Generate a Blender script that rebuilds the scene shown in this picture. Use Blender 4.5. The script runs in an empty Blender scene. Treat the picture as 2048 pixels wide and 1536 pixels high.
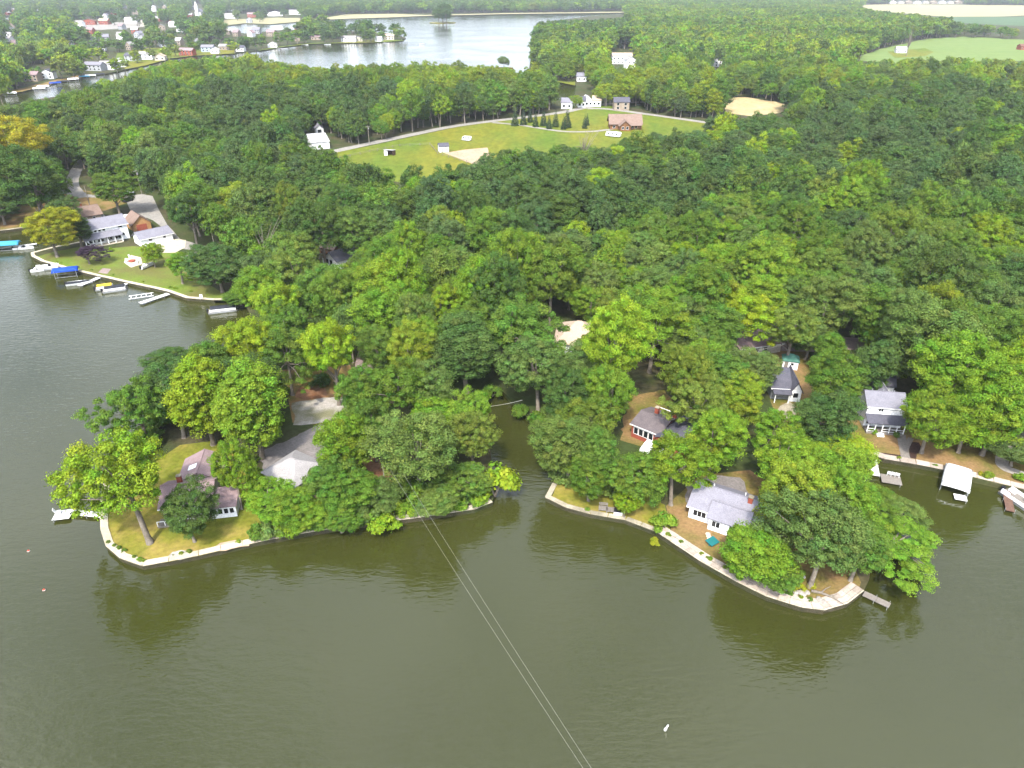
import bpy, bmesh, math, random
import numpy as np
from mathutils import Vector, Matrix
from mathutils.geometry import tessellate_polygon

random.seed(7)
RNG = np.random.default_rng(11)
S = bpy.context.scene
COL = S.collection
R = math.radians

# ---------------------------------------------------------------- camera, sky, sun, exposure
CAM_H, PITCH, FPX = 78.0, R(29.6), 1422.0
cd = bpy.data.cameras.new('camera'); cam = bpy.data.objects.new('camera', cd); COL.objects.link(cam)
cam.location = (0, 0, CAM_H); cam.rotation_euler = (math.pi/2 - PITCH, 0, 0)
cd.sensor_width = 36.0; cd.lens = FPX/2048*36; cd.clip_start = 0.5; cd.clip_end = 30000
S.camera = cam
SUN_EL, SUN_AZ = R(52), R(192)         # azimuth from +Y clockwise: sun stands high behind the camera
W = bpy.data.worlds.new('World'); S.world = W; W.use_nodes = True
nt = W.node_tree; nt.nodes.clear()
def wn(t, **k):
    n = nt.nodes.new(t)
    for a, b in k.items(): setattr(n, a, b)
    return n
sky = wn('ShaderNodeTexSky', sky_type='NISHITA', sun_disc=False, sun_elevation=SUN_EL, sun_rotation=SUN_AZ,
         altitude=200.0, air_density=1.0, dust_density=3.0, ozone_density=1.0)
bw = wn('ShaderNodeRGBToBW'); tc = wn('ShaderNodeTexCoord')
mp = wn('ShaderNodeMapping'); mp.inputs['Scale'].default_value = (1.6, 1.6, 4.5)
cn = wn('ShaderNodeTexNoise'); cn.inputs['Scale'].default_value = 2.0; cn.inputs['Detail'].default_value = 6
cr = wn('ShaderNodeValToRGB'); cr.color_ramp.elements[0].position = 0.30; cr.color_ramp.elements[1].position = 0.56
gm = wn('ShaderNodeMix', data_type='RGBA')
cl = wn('ShaderNodeMath', operation='MULTIPLY'); cl.inputs[1].default_value = 3.9
bg = wn('ShaderNodeBackground'); bg.inputs['Strength'].default_value = 0.15
wo = wn('ShaderNodeOutputWorld')
L = nt.links.new
L(tc.outputs['Generated'], mp.inputs['Vector']); L(mp.outputs[0], cn.inputs['Vector']); L(cn.outputs['Fac'], cr.inputs[0])
L(sky.outputs[0], bw.inputs[0]); L(bw.outputs[0], cl.inputs[0])
L(cr.outputs[0], gm.inputs['Factor']); L(sky.outputs[0], gm.inputs['A'])
sx_ = wn('ShaderNodeSeparateXYZ'); L(tc.outputs['Generated'], sx_.inputs[0])      # an overcast deck is brighter overhead than at the horizon
ov = wn('ShaderNodeMath', operation='MULTIPLY_ADD'); ov.inputs[1].default_value = 0.55; ov.inputs[2].default_value = 0.56; L(sx_.outputs['Z'], ov.inputs[0])
od = wn('ShaderNodeMath', operation='MULTIPLY'); L(cl.outputs[0], od.inputs[0]); L(ov.outputs[0], od.inputs[1])
tn = wn('ShaderNodeMix', data_type='RGBA', blend_type='MULTIPLY'); tn.inputs['Factor'].default_value = 1.0; tn.inputs['B'].default_value = (0.91, 0.99, 1.15, 1)   # grey blue cloud deck
L(od.outputs[0], tn.inputs['A']); L(tn.outputs['Result'], gm.inputs['B'])
L(gm.outputs['Result'], bg.inputs['Color']); L(bg.outputs[0], wo.inputs['Surface'])
sl = bpy.data.lights.new('sun', 'SUN'); sun = bpy.data.objects.new('sun', sl); COL.objects.link(sun)
sl.energy = 4.4; sl.angle = R(3.0); sl.color = (1.0, 0.93, 0.80)
sdir = Vector((math.sin(SUN_AZ)*math.cos(SUN_EL), math.cos(SUN_AZ)*math.cos(SUN_EL), math.sin(SUN_EL)))
sun.rotation_euler = sdir.to_track_quat('Z', 'Y').to_euler(); sun.location = sdir*500
S.view_settings.view_transform = 'Standard'; S.view_settings.look = 'None'
S.view_settings.exposure = 0.86; S.view_settings.gamma = 1.0
S.render.engine = 'CYCLES'
cy = S.cycles
cy.max_bounces = 5; cy.diffuse_bounces = 2; cy.glossy_bounces = 2; cy.transmission_bounces = 2
cy.volume_bounces = 0; cy.transparent_max_bounces = 4; cy.caustics_reflective = False; cy.caustics_refractive = False
cy.use_adaptive_sampling = True; cy.adaptive_threshold = 0.02; cy.use_denoising = True
cy.sample_clamp_indirect = 4.0

# ---------------------------------------------------------------- picture <-> place
LZ = 0.9                                # level of the land above the lake
cp, sp = math.cos(PITCH), math.sin(PITCH)
def g(u, v, z=LZ):
    """Point of the place at height z seen at photograph pixel (u, v)."""
    a, b = (u-1024)/FPX, (768-v)/FPX
    d = Vector((a, cp + b*sp, -sp + b*cp))
    t = (CAM_H - z)/(-d.z)
    return Vector((d.x*t, d.y*t, z))
def proj(x, y, z):
    yy = y*cp - (z-CAM_H)*sp
    zz = y*sp + (z-CAM_H)*cp
    return 1024 + FPX*x/yy, 768 - FPX*zz/yy, yy
def gl(pts, z=LZ): return [g(u, v, z) for u, v in pts]
def inpoly(px, py, poly):
    px = np.asarray(px, float); py = np.asarray(py, float)
    c = np.zeros(px.shape, bool); n = len(poly); j = n-1
    for i in range(n):
        xi, yi = poly[i][0], poly[i][1]; xj, yj = poly[j][0], poly[j][1]
        if yi != yj:
            c ^= ((yi > py) != (yj > py)) & (px < (xj-xi)*(py-yi)/(yj-yi) + xi)
        j = i
    return c

# ---------------------------------------------------------------- materials
MATS = {}
ALB = 0.66
def mat(name, col, col2=None, rough=0.8, scale=1.0, detail=4, bump=0.0, bscale=None, spec=0.06, metal=0.0, lo=0.35, hi=0.65, col3=None, scale3=0.1, stretch=None, rand=0.0):
    m = bpy.data.materials.new(name); m.use_nodes = True; t = m.node_tree; P = t.nodes['Principled BSDF']
    P.inputs['Roughness'].default_value = rough; P.inputs['Specular IOR Level'].default_value = spec; P.inputs['Metallic'].default_value = metal
    col = tuple(c*ALB for c in col); col2 = tuple(c*ALB for c in col2) if col2 else None; col3 = tuple(c*ALB for c in col3) if col3 else None
    P.inputs['Base Color'].default_value = (*col, 1)
    geo = t.nodes.new('ShaderNodeNewGeometry'); src = geo.outputs['Position']
    if stretch:
        q = t.nodes.new('ShaderNodeMapping'); q.inputs['Scale'].default_value = stretch[0]; q.inputs['Rotation'].default_value = (0, 0, stretch[1])
        t.links.new(src, q.inputs['Vector']); src = q.outputs[0]
    if col2:
        n = t.nodes.new('ShaderNodeTexNoise'); n.inputs['Scale'].default_value = scale; n.inputs['Detail'].default_value = detail; n.inputs['Roughness'].default_value = 0.65
        t.links.new(src, n.inputs['Vector'])
        r = t.nodes.new('ShaderNodeValToRGB'); e = r.color_ramp.elements
        e[0].position = lo; e[1].position = hi; e[0].color = (*col, 1); e[1].color = (*col2, 1)
        t.links.new(n.outputs['Fac'], r.inputs[0]); out = r.outputs[0]
        if col3:
            n3 = t.nodes.new('ShaderNodeTexNoise'); n3.inputs['Scale'].default_value = scale3; n3.inputs['Detail'].default_value = 5; n3.inputs['Roughness'].default_value = 0.6
            t.links.new(src, n3.inputs['Vector'])
            r3 = t.nodes.new('ShaderNodeValToRGB'); r3.color_ramp.elements[0].position = 0.42; r3.color_ramp.elements[1].position = 0.6
            t.links.new(n3.outputs['Fac'], r3.inputs[0])
            x = t.nodes.new('ShaderNodeMix'); x.data_type = 'RGBA'; x.inputs['B'].default_value = (*col3, 1)
            t.links.new(r3.outputs[0], x.inputs['Factor']); t.links.new(out, x.inputs['A']); out = x.outputs['Result']
        nf = t.nodes.new('ShaderNodeTexNoise'); nf.inputs['Scale'].default_value = scale*7; nf.inputs['Detail'].default_value = 3; t.links.new(src, nf.inputs['Vector'])
        oi = t.nodes.new('ShaderNodeObjectInfo'); mr = t.nodes.new('ShaderNodeMapRange'); mr.inputs['From Min'].default_value = 0.3; mr.inputs['From Max'].default_value = 0.7; mr.inputs['To Min'].default_value = 0.8; mr.inputs['To Max'].default_value = 1.18
        t.links.new(nf.outputs['Fac'], mr.inputs['Value']); ma = t.nodes.new('ShaderNodeMath'); ma.operation = 'MULTIPLY_ADD'; ma.inputs[1].default_value = rand; ma.inputs[2].default_value = 1-rand/2; t.links.new(oi.outputs['Random'], ma.inputs[0])
        mm = t.nodes.new('ShaderNodeMath'); mm.operation = 'MULTIPLY'; t.links.new(mr.outputs['Result'], mm.inputs[0]); t.links.new(ma.outputs[0], mm.inputs[1])
        vm = t.nodes.new('ShaderNodeVectorMath'); vm.operation = 'SCALE'; t.links.new(out, vm.inputs[0]); t.links.new(mm.outputs[0], vm.inputs['Scale']); out = vm.outputs[0]
        t.links.new(out, P.inputs['Base Color'])
    if bump:
        nb = t.nodes.new('ShaderNodeTexNoise'); nb.inputs['Scale'].default_value = bscale or scale*3; nb.inputs['Detail'].default_value = 5
        b = t.nodes.new('ShaderNodeBump'); b.inputs['Strength'].default_value = bump; b.inputs['Distance'].default_value = 0.1
        t.links.new(src, nb.inputs['Vector']); t.links.new(nb.outputs['Fac'], b.inputs['Height']); t.links.new(b.outputs[0], P.inputs['Normal'])
    MATS[name] = m
    return m
def roofmat(name, c, c2):
    """Shingles: courses along the roof as fine relief and tone."""
    m = mat(name, c, c2, rough=0.85, scale=0.9, bump=0.3, bscale=6, lo=0.3, hi=0.7)
    return m
M = MATS
mat('forest_floor', (0.05, 0.05, 0.022), (0.10, 0.085, 0.045), scale=0.25, bump=0.4, bscale=1.5, col3=(0.05, 0.07, 0.02), scale3=0.05)
mat('lawn_dry', (0.20, 0.19, 0.022), (0.32, 0.235, 0.07), scale=0.22, bump=0.5, bscale=5, col3=(0.15, 0.165, 0.02), scale3=0.09)
mat('lawn_green', (0.115, 0.18, 0.024), (0.16, 0.205, 0.032), scale=0.3, bump=0.5, bscale=5, col3=(0.14, 0.135, 0.04), scale3=0.06)
mat('lawn_patchy', (0.115, 0.12, 0.022), (0.20, 0.15, 0.05), scale=0.3, bump=0.5, bscale=5, col3=(0.27, 0.165, 0.075), scale3=0.12)  # patchy grass: green, tan and bare brown mixed by noise
mat('meadow_grass', (0.095, 0.15, 0.016), (0.135, 0.17, 0.022), scale=0.07, col3=(0.18, 0.175, 0.02), scale3=0.018, bump=0.3, bscale=2, stretch=((1, 0.45, 1), 0.3))
mat('field_green', (0.14, 0.21, 0.055), (0.18, 0.235, 0.07), scale=0.03, stretch=((0.5, 3, 1), 0.25))
mat('field_dark', (0.075, 0.13, 0.06), (0.095, 0.15, 0.07), scale=0.03)
mat('field_tan', (0.33, 0.30, 0.15), (0.38, 0.34, 0.20), scale=0.02, stretch=((0.5, 3, 1), 0.1))
mat('field_straw', (0.42, 0.33, 0.16), (0.48, 0.38, 0.21), scale=0.05)
mat('sand', (0.40, 0.29, 0.19), (0.46, 0.34, 0.24), scale=0.12, bump=0.2)
mat('bare_soil', (0.20, 0.095, 0.05), (0.27, 0.15, 0.085), scale=0.5, bump=0.4)
mat('mulch', (0.04, 0.022, 0.018), (0.075, 0.045, 0.035), scale=3, bump=0.6)
mat('gravel', (0.36, 0.33, 0.29), (0.48, 0.44, 0.40), scale=0.7, bump=0.5, bscale=6, col3=(0.20, 0.19, 0.11), scale3=0.14)
mat('asphalt', (0.19, 0.17, 0.16), (0.235, 0.21, 0.20), scale=0.4, bump=0.2, bscale=9)
mat('road_pale', (0.27, 0.255, 0.225), (0.33, 0.30, 0.265), scale=0.2, bump=0.15)
mat('road_pink', (0.27, 0.205, 0.19), (0.32, 0.25, 0.225), scale=0.3)
mat('concrete', (0.38, 0.33, 0.24), (0.47, 0.41, 0.31), scale=0.8, bump=0.35, bscale=5, col3=(0.26, 0.23, 0.165), scale3=0.3)
mat('concrete_pale', (0.48, 0.415, 0.30), (0.58, 0.51, 0.40), scale=0.8, bump=0.3, bscale=5, rand=0.3)
mat('slab_stone', (0.42, 0.35, 0.28), (0.52, 0.44, 0.37), scale=1.2, bump=0.4, bscale=5, rand=0.4)
mat('wet_concrete', (0.16, 0.14, 0.095), (0.27, 0.235, 0.17), scale=0.9, bump=0.4, bscale=5)
mat('dock_white', (0.62, 0.61, 0.58), (0.74, 0.73, 0.70), scale=1.5, rand=0.2)
mat('wood_grey', (0.20, 0.175, 0.15), (0.27, 0.24, 0.21), scale=2)
mat('wood_brown', (0.13, 0.075, 0.055), (0.18, 0.11, 0.08), scale=2)
mat('wood_pole', (0.26, 0.23, 0.19), (0.32, 0.28, 0.24), scale=1)
mat('metal_grey', (0.34, 0.35, 0.36), (0.40, 0.41, 0.42), scale=2, rough=0.45, metal=0.3)
mat('white_paint', (0.90, 0.90, 0.88), (0.98, 0.98, 0.97), scale=0.6, rough=0.6)
mat('white_vinyl', (1.0, 1.0, 1.0), (1.08, 1.08, 1.06), scale=0.5, rough=0.5)
mat('cream_paint', (0.55, 0.50, 0.40), (0.60, 0.55, 0.45), scale=0.5, rough=0.7)
mat('grey_siding', (0.36, 0.37, 0.38), (0.42, 0.43, 0.44), scale=0.6)
mat('blue_siding', (0.35, 0.43, 0.50), (0.40, 0.48, 0.55), scale=0.6)
mat('log_wall', (0.20, 0.095, 0.045), (0.27, 0.14, 0.07), scale=0.8)
mat('orange_siding', (0.42, 0.22, 0.085), (0.48, 0.27, 0.12), scale=0.5)
mat('brick_red', (0.30, 0.075, 0.048), (0.38, 0.11, 0.07), scale=2.5, bump=0.2)
mat('tan_siding', (0.30, 0.24, 0.18), (0.36, 0.29, 0.22), scale=0.6)
roofmat('roof_mauve', (0.27, 0.19, 0.195), (0.335, 0.245, 0.245))
roofmat('roof_grey', (0.20, 0.195, 0.225), (0.255, 0.245, 0.28))
roofmat('roof_slate', (0.085, 0.085, 0.105), (0.125, 0.12, 0.145))
roofmat('roof_brown', (0.20, 0.14, 0.11), (0.27, 0.19, 0.155))
roofmat('roof_beige', (0.44, 0.34, 0.25), (0.51, 0.40, 0.30))
roofmat('roof_pale', (0.31, 0.29, 0.285), (0.37, 0.35, 0.34))
roofmat('roof_white', (0.44, 0.43, 0.43), (0.50, 0.49, 0.49))
roofmat('roof_lavender', (0.225, 0.215, 0.25), (0.27, 0.26, 0.295))
roofmat('roof_umber', (0.13, 0.11, 0.115), (0.18, 0.15, 0.15))
roofmat('roof_green', (0.06, 0.16, 0.12), (0.085, 0.20, 0.155))
roofmat('roof_rust', (0.17, 0.08, 0.065), (0.22, 0.11, 0.085))
mat('window_glass', (0.015, 0.018, 0.022), rough=0.08, spec=0.5)
mat('canvas_blue', (0.015, 0.06, 0.36), (0.025, 0.085, 0.42), scale=1, rough=0.7)
mat('canvas_cyan', (0.06, 0.32, 0.50), (0.08, 0.36, 0.54), scale=1, rough=0.7)
mat('canvas_white', (0.95, 0.96, 0.97), (1.02, 1.02, 1.03), scale=1, rough=0.6)
mat('canvas_black', (0.028, 0.03, 0.038), (0.045, 0.047, 0.055), scale=1, rough=0.7)
mat('plastic_yellow', (0.60, 0.42, 0.03), (0.66, 0.48, 0.05), scale=1, rough=0.5)
mat('plastic_red', (0.55, 0.07, 0.04), rough=0.5)
mat('plastic_teal', (0.02, 0.16, 0.16), rough=0.5)
mat('plastic_dark', (0.03, 0.03, 0.035), rough=0.5)
mat('wire', (0.38, 0.38, 0.33), rough=0.5)
mat('stone', (0.30, 0.27, 0.23), (0.42, 0.38, 0.34), scale=2, bump=0.4)
mat('flower_yellow', (0.48, 0.38, 0.03), (0.30, 0.30, 0.04), scale=3)
mat('bark', (0.17, 0.14, 0.11), (0.27, 0.235, 0.19), scale=1.2, bump=0.5, bscale=6)

# water: turbid olive body under a rippled, reflecting surface
def water_material():
    m = bpy.data.materials.new('lake_water'); m.use_nodes = True; t = m.node_tree; P = t.nodes['Principled BSDF']
    P.inputs['Roughness'].default_value = 0.035; P.inputs['IOR'].default_value = 1.45; P.inputs['Specular IOR Level'].default_value = 1.0
    geo = t.nodes.new('ShaderNodeNewGeometry')
    n = t.nodes.new('ShaderNodeTexNoise'); n.inputs['Scale'].default_value = 0.02; n.inputs['Detail'].default_value = 3
    r = t.nodes.new('ShaderNodeValToRGB'); e = r.color_ramp.elements
    e[0].position = 0.35; e[1].position = 0.7; e[0].color = (0.0235, 0.0258, 0.0050, 1); e[1].color = (0.0290, 0.0312, 0.0075, 1)
    t.links.new(geo.outputs['Position'], n.inputs['Vector']); t.links.new(n.outputs['Fac'], r.inputs[0]); t.links.new(r.outputs[0], P.inputs['Base Color'])
    wp = t.nodes.new('ShaderNodeTexNoise'); wp.inputs['Scale'].default_value = 0.016; wp.inputs['Detail'].default_value = 3; t.links.new(geo.outputs['Position'], wp.inputs['Vector'])
    wr = t.nodes.new('ShaderNodeMapRange'); wr.inputs['From Min'].default_value = 0.35; wr.inputs['From Max'].default_value = 0.65; wr.inputs['To Min'].default_value = 0.45; wr.inputs['To Max'].default_value = 1.35; t.links.new(wp.outputs['Fac'], wr.inputs['Value'])
    prev = None
    for sc, rot, st, dist in (((0.45, 1.3, 1), 0.5, 0.20, 0.34), ((1.3, 2.8, 1), -0.25, 0.26, 0.12), ((0.10, 0.22, 1), 0.7, 0.08, 0.6)):
        q = t.nodes.new('ShaderNodeMapping'); q.inputs['Scale'].default_value = sc; q.inputs['Rotation'].default_value = (0, 0, rot)
        w = t.nodes.new('ShaderNodeTexNoise'); w.inputs['Scale'].default_value = 1.0; w.inputs['Detail'].default_value = 2; w.inputs['Distortion'].default_value = 0.4
        b = t.nodes.new('ShaderNodeBump'); b.inputs['Strength'].default_value = st; b.inputs['Distance'].default_value = dist
        t.links.new(geo.outputs['Position'], q.inputs['Vector']); t.links.new(q.outputs[0], w.inputs['Vector'])
        hm_ = t.nodes.new('ShaderNodeMath'); hm_.operation = 'MULTIPLY'; t.links.new(w.outputs['Fac'], hm_.inputs[0]); t.links.new(wr.outputs['Result'], hm_.inputs[1]); t.links.new(hm_.outputs[0], b.inputs['Height'])
        if prev: t.links.new(prev.outputs[0], b.inputs['Normal'])
        prev = b
    t.links.new(prev.outputs[0], P.inputs['Normal'])
    MATS['lake_water'] = m
water_material()

def leaf_material():
    m = bpy.data.materials.new('leaves'); m.use_nodes = True; t = m.node_tree; P = t.nodes['Principled BSDF']; out = t.nodes['Material Output']
    ti = t.nodes.new('ShaderNodeAttribute'); ti.attribute_type = 'INSTANCER'; ti.attribute_name = 'leaf_tint'
    va = t.nodes.new('ShaderNodeAttribute'); va.attribute_type = 'GEOMETRY'; va.attribute_name = 'leaf_var'
    se = t.nodes.new('ShaderNodeSeparateColor'); t.links.new(va.outputs['Color'], se.inputs[0])
    hs = t.nodes.new('ShaderNodeHueSaturation')
    t.links.new(ti.outputs['Color'], hs.inputs['Color']); t.links.new(se.outputs[0], hs.inputs['Value']); t.links.new(se.outputs[1], hs.inputs['Hue'])
    t.links.new(hs.outputs[0], P.inputs['Base Color'])
    P.inputs['Roughness'].default_value = 0.7; P.inputs['Specular IOR Level'].default_value = 0.1
    tr = t.nodes.new('ShaderNodeBsdfTranslucent'); hs2 = t.nodes.new('ShaderNodeHueSaturation'); hs2.inputs['Value'].default_value = 1.25; hs2.inputs['Hue'].default_value = 0.485
    t.links.new(hs.outputs[0], hs2.inputs['Color']); t.links.new(hs2.outputs[0], tr.inputs['Color'])
    mx = t.nodes.new('ShaderNodeMixShader'); mx.inputs[0].default_value = 0.3
    t.links.new(P.outputs[0], mx.inputs[1]); t.links.new(tr.outputs[0], mx.inputs[2]); t.links.new(mx.outputs[0], out.inputs['Surface'])
    MATS['leaves'] = m
leaf_material()

# ---------------------------------------------------------------- mesh helpers
def link(o, parent=None):
    COL.objects.link(o)
    if parent is not None: o.parent = parent
    return o
def tag(o, label=None, cat=None, group=None, kind=None):
    if label: o['label'] = label
    if cat: o['category'] = cat
    if group: o['group'] = group
    if kind: o['kind'] = kind
    return o
def empty(name, loc, rz=0, label=None, cat=None, group=None):
    o = bpy.data.objects.new(name, None); o.location = loc; o.rotation_euler = (0, 0, rz); o.empty_display_size = 0.5
    link(o); return tag(o, label, cat, group)
class MB:
    """Collects solids, then builds them as one mesh object."""
    def __init__(s): s.v = []; s.f = []
    def add(s, vs, fs):
        k = len(s.v); s.v += [tuple(x) for x in vs]; s.f += [tuple(i+k for i in f) for f in fs]; return s
    def box(s, x0, x1, y0, y1, z0, z1):
        return s.add([(x0,y0,z0),(x1,y0,z0),(x1,y1,z0),(x0,y1,z0),(x0,y0,z1),(x1,y0,z1),(x1,y1,z1),(x0,y1,z1)],
                     [(0,3,2,1),(4,5,6,7),(0,1,5,4),(1,2,6,5),(2,3,7,6),(3,0,4,7)])
    def slab(s, quad, t):
        """A plate of thickness t under a planar polygon."""
        q = [Vector(p) for p in quad]; n = (q[1]-q[0]).cross(q[2]-q[0]).normalized()
        if n.z < 0: q.reverse(); n = -n
        k = len(q); lo = [p - n*t for p in q]
        return s.add(q+lo, [tuple(range(k)), tuple(range(2*k-1, k-1, -1))] + [(i, k+i, k+(i+1) % k, (i+1) % k) for i in range(k)])
    def prism(s, poly, z0, z1):
        k = len(poly)
        a = sum(poly[i][0]*poly[(i+1) % k][1]-poly[(i+1) % k][0]*poly[i][1] for i in range(k))
        if a < 0: poly = poly[::-1]
        return s.add([(p[0], p[1], z0) for p in poly]+[(p[0], p[1], z1) for p in poly],
                     [tuple(range(k-1, -1, -1)), tuple(range(k, 2*k))]+[(i, (i+1) % k, k+(i+1) % k, k+i) for i in range(k)])
    def tube(s, pts, rads, n=8, cap=True):
        pts = [Vector(p) for p in pts]; base = len(s.v)
        if not hasattr(rads, '__len__'): rads = [rads]*len(pts)
        for i, p in enumerate(pts):
            d = (pts[min(i+1, len(pts)-1)] - pts[max(i-1, 0)]).normalized()
            a = d.orthogonal().normalized() if abs(d.z) < 0.99 else Vector((1, 0, 0)); b = d.cross(a).normalized()
            a = b.cross(d).normalized()
            for k in range(n):
                t = 2*math.pi*k/n; s.v.append(tuple(p + (a*math.cos(t)+b*math.sin(t))*rads[i]))
        for i in range(len(pts)-1):
            for k in range(n):
                s.f.append((base+i*n+k, base+i*n+(k+1) % n, base+(i+1)*n+(k+1) % n, base+(i+1)*n+k))
        if cap:
            s.f.append(tuple(base+k for k in range(n-1, -1, -1))); s.f.append(tuple(base+(len(pts)-1)*n+k for k in range(n)))
        return s
    def lathe(s, prof, c=(0, 0, 0), n=12):
        return s.tube([(c[0], c[1], c[2]+z) for r, z in prof], [max(r, 1e-3) for r, z in prof], n)
    def mesh(s, name, m, smooth=False):
        me = bpy.data.meshes.new(name); me.from_pydata(s.v, [], s.f)
        for x in (m if isinstance(m, (list, tuple)) else [m]): me.materials.append(MATS[x])
        if smooth: me.polygons.foreach_set('use_smooth', [True]*len(me.polygons))
        me.update(); return me
    def build(s, name, m, parent=None, smooth=False):
        return link(bpy.data.objects.new(name, s.mesh(name, m, smooth)), parent)

def sheet(name, pts, z, m, label=None, cat=None, world=False, kind='structure', wobble=0.0):
    """A patch of ground laid just above the land."""
    P = [Vector((p[0], p[1], z)) if world else g(p[0], p[1], z) for p in pts]
    if wobble:                                      # a natural, uneven edge
        rr = random.Random(len(P)*31+int(abs(P[0].x)*7)); Q = []
        for i, a in enumerate(P):
            b = P[(i+1) % len(P)]; n = max(2, int((b-a).length/ (wobble*3))); n = min(n, 14)
            for k in range(n):
                p = a.lerp(b, k/n)
                if k: p = p + Vector((rr.uniform(-1, 1), rr.uniform(-1, 1), 0))*wobble
                Q.append(p)
        P = Q
    tri = tessellate_polygon([P])
    me = bpy.data.meshes.new(name); me.from_pydata([tuple(p) for p in P], [], [tuple(t) for t in tri]); me.materials.append(MATS[m])
    bm = bmesh.new(); bm.from_mesh(me); bmesh.ops.recalc_face_normals(bm, faces=bm.faces)
    if bm.faces and sum(f.normal.z for f in bm.faces) < 0: bmesh.ops.reverse_faces(bm, faces=bm.faces)
    bm.to_mesh(me); bm.free()
    o = link(bpy.data.objects.new(name, me)); return tag(o, label, cat, kind=kind)
def strip(name, pts, width, z, m, label=None, world=False, widths=None, kind='structure'):
    P = [Vector((p[0], p[1], z)) if world else g(p[0], p[1], z) for p in pts]
    Q = []
    for i in range(len(P)-1):                       # rounded polyline
        p0, p1, p2, p3 = P[max(i-1, 0)], P[i], P[i+1], P[min(i+2, len(P)-1)]
        for k in range(6):
            t = k/6; Q.append(0.5*((2*p1)+(p2-p0)*t+(2*p0-5*p1+4*p2-p3)*t*t+(3*p1-p0-3*p2+p3)*t**3))
    Q.append(P[-1]); vs = []; rr = random.Random(int(width*100)+len(Q))
    for i, p in enumerate(Q):
        d = (Q[min(i+1, len(Q)-1)]-Q[max(i-1, 0)]); d.z = 0; d.normalize(); nrm = Vector((-d.y, d.x, 0))
        w = width*(1+rr.uniform(-0.06, 0.06)); vs += [p+nrm*w/2, p-nrm*w/2]
    me = bpy.data.meshes.new(name); me.from_pydata([(v.x, v.y, z) for v in vs], [], [(2*i, 2*i+1, 2*i+3, 2*i+2) for i in range(len(Q)-1)])
    me.materials.append(MATS[m]); me.update(); return tag(link(bpy.data.objects.new(name, me)), label, kind=kind)

# ---------------------------------------------------------------- lake and land
SHORE = [(-900, 480), (-300, 474), (0, 467), (60, 459), (140, 474), (188, 484), (110, 499), (64, 511), (66, 518), (86, 528), (130, 541), (200, 558), (258, 571), (300, 580),
         (336, 588), (375, 602), (430, 606), (488, 606), (505, 640), (490, 690), (430, 725), (352, 790), (285, 858), (236, 920), (210, 975), (204, 1030),
         (206, 1068), (216, 1100), (245, 1125), (288, 1140), (340, 1131), (400, 1119), (530, 1089), (640, 1069), (700, 1059), (830, 1044), (950, 1026),
         (985, 1012), (992, 985), (985, 945), (980, 900), (972, 850), (958, 808), (968, 785), (1000, 783), (1030, 815), (1056, 845), (1083, 872), (1102, 915), (1106, 975),
         (1091, 1003), (1130, 1022), (1180, 1036), (1250, 1048), (1312, 1072), (1400, 1131), (1470, 1171), (1530, 1201), (1600, 1223), (1645, 1229),
         (1692, 1215), (1724, 1190), (1736, 1165), (1738, 1120), (1722, 1080), (1695, 1030), (1668, 975), (1685, 935), (1735, 914), (1765, 925), (1830, 936), (1885, 947),
         (1950, 966), (2048, 988), (2300, 1050), (2900, 1180)]
shore_w = [g(u, v, 0.0) for u, v in SHORE]
OUT = 6000.0
outer = [(p.x, p.y) for p in shore_w] + [(1500, 20), (OUT, 0), (OUT, OUT), (-OUT, OUT), (-OUT, 450), (-1200, 330)]
LAKE2 = [(-1400, 205), (-300, 204), (0, 190), (45, 184), (110, 168), (165, 157), (225, 147), (290, 133), (340, 118), (390, 112), (430, 111), (475, 107), (520, 102), (560, 95), (620, 88), (700, 86.5), (770, 85), (806, 82),
         (812, 77), (790, 69), (700, 63), (620, 59), (560, 61), (490, 68), (455, 63), (448, 54), (490, 48), (540, 50), (600, 45), (640, 40), (700, 37.5), (780, 35),
         (850, 32), (1000, 28.5), (1240, 25.5), (1252, 27.5), (1180, 33), (1120, 41), (1078, 55), (1072, 90), (1064, 110), (1058, 140), (1048, 143), (1058, 150), (1092, 160), (1122, 165.5), (1152, 172),
         (1150, 190), (1138, 206), (1112, 200), (1090, 188), (1040, 180), (960, 172), (860, 168), (760, 164), (640, 156), (540, 146), (455, 134), (400, 130), (300, 152), (215, 172), (110, 196), (60, 203), (0, 214), (-300, 226), (-1400, 240)]
lake2_w = [(g(u, v, 0.0).x, g(u, v, 0.0).y) for u, v in LAKE2]
def on_land(x, y):
    return inpoly(x, y, outer) & ~inpoly(x, y, lake2_w)
def build_land():
    O = [Vector((x, y, LZ)) for x, y in outer]; H2 = [Vector((x, y, LZ)) for x, y in lake2_w]
    tri = tessellate_polygon([O, H2])
    vs = O+H2; fs = [tuple(t) for t in tri]; n = len(vs)
    lo = [Vector((v.x, v.y, -1.5)) for v in vs]; a = len(O)
    for st, cnt in ((0, a), (a, len(H2))):
        for i in range(cnt):
            j = (i+1) % cnt; fs.append((st+i, st+j, n+st+j, n+st+i))
    me = bpy.data.meshes.new('ground'); me.from_pydata([tuple(v) for v in vs+lo], [], fs); me.materials.append(MATS['forest_floor'])
    bm = bmesh.new(); bm.from_mesh(me)
    for f in bm.faces:
        if len(f.verts) == 3 and f.normal.z < 0: f.normal_flip()
    bm.to_mesh(me); bm.free()
    tag(link(bpy.data.objects.new('ground', me)), kind='structure')
build_land()
wm = MB(); wm.add([(-7000, -3000, 0), (7000, -3000, 0), (7000, 7000, 0), (-7000, 7000, 0)], [(0, 1, 2, 3)])
tag(wm.build('water', 'lake_water'), kind='structure')
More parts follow.
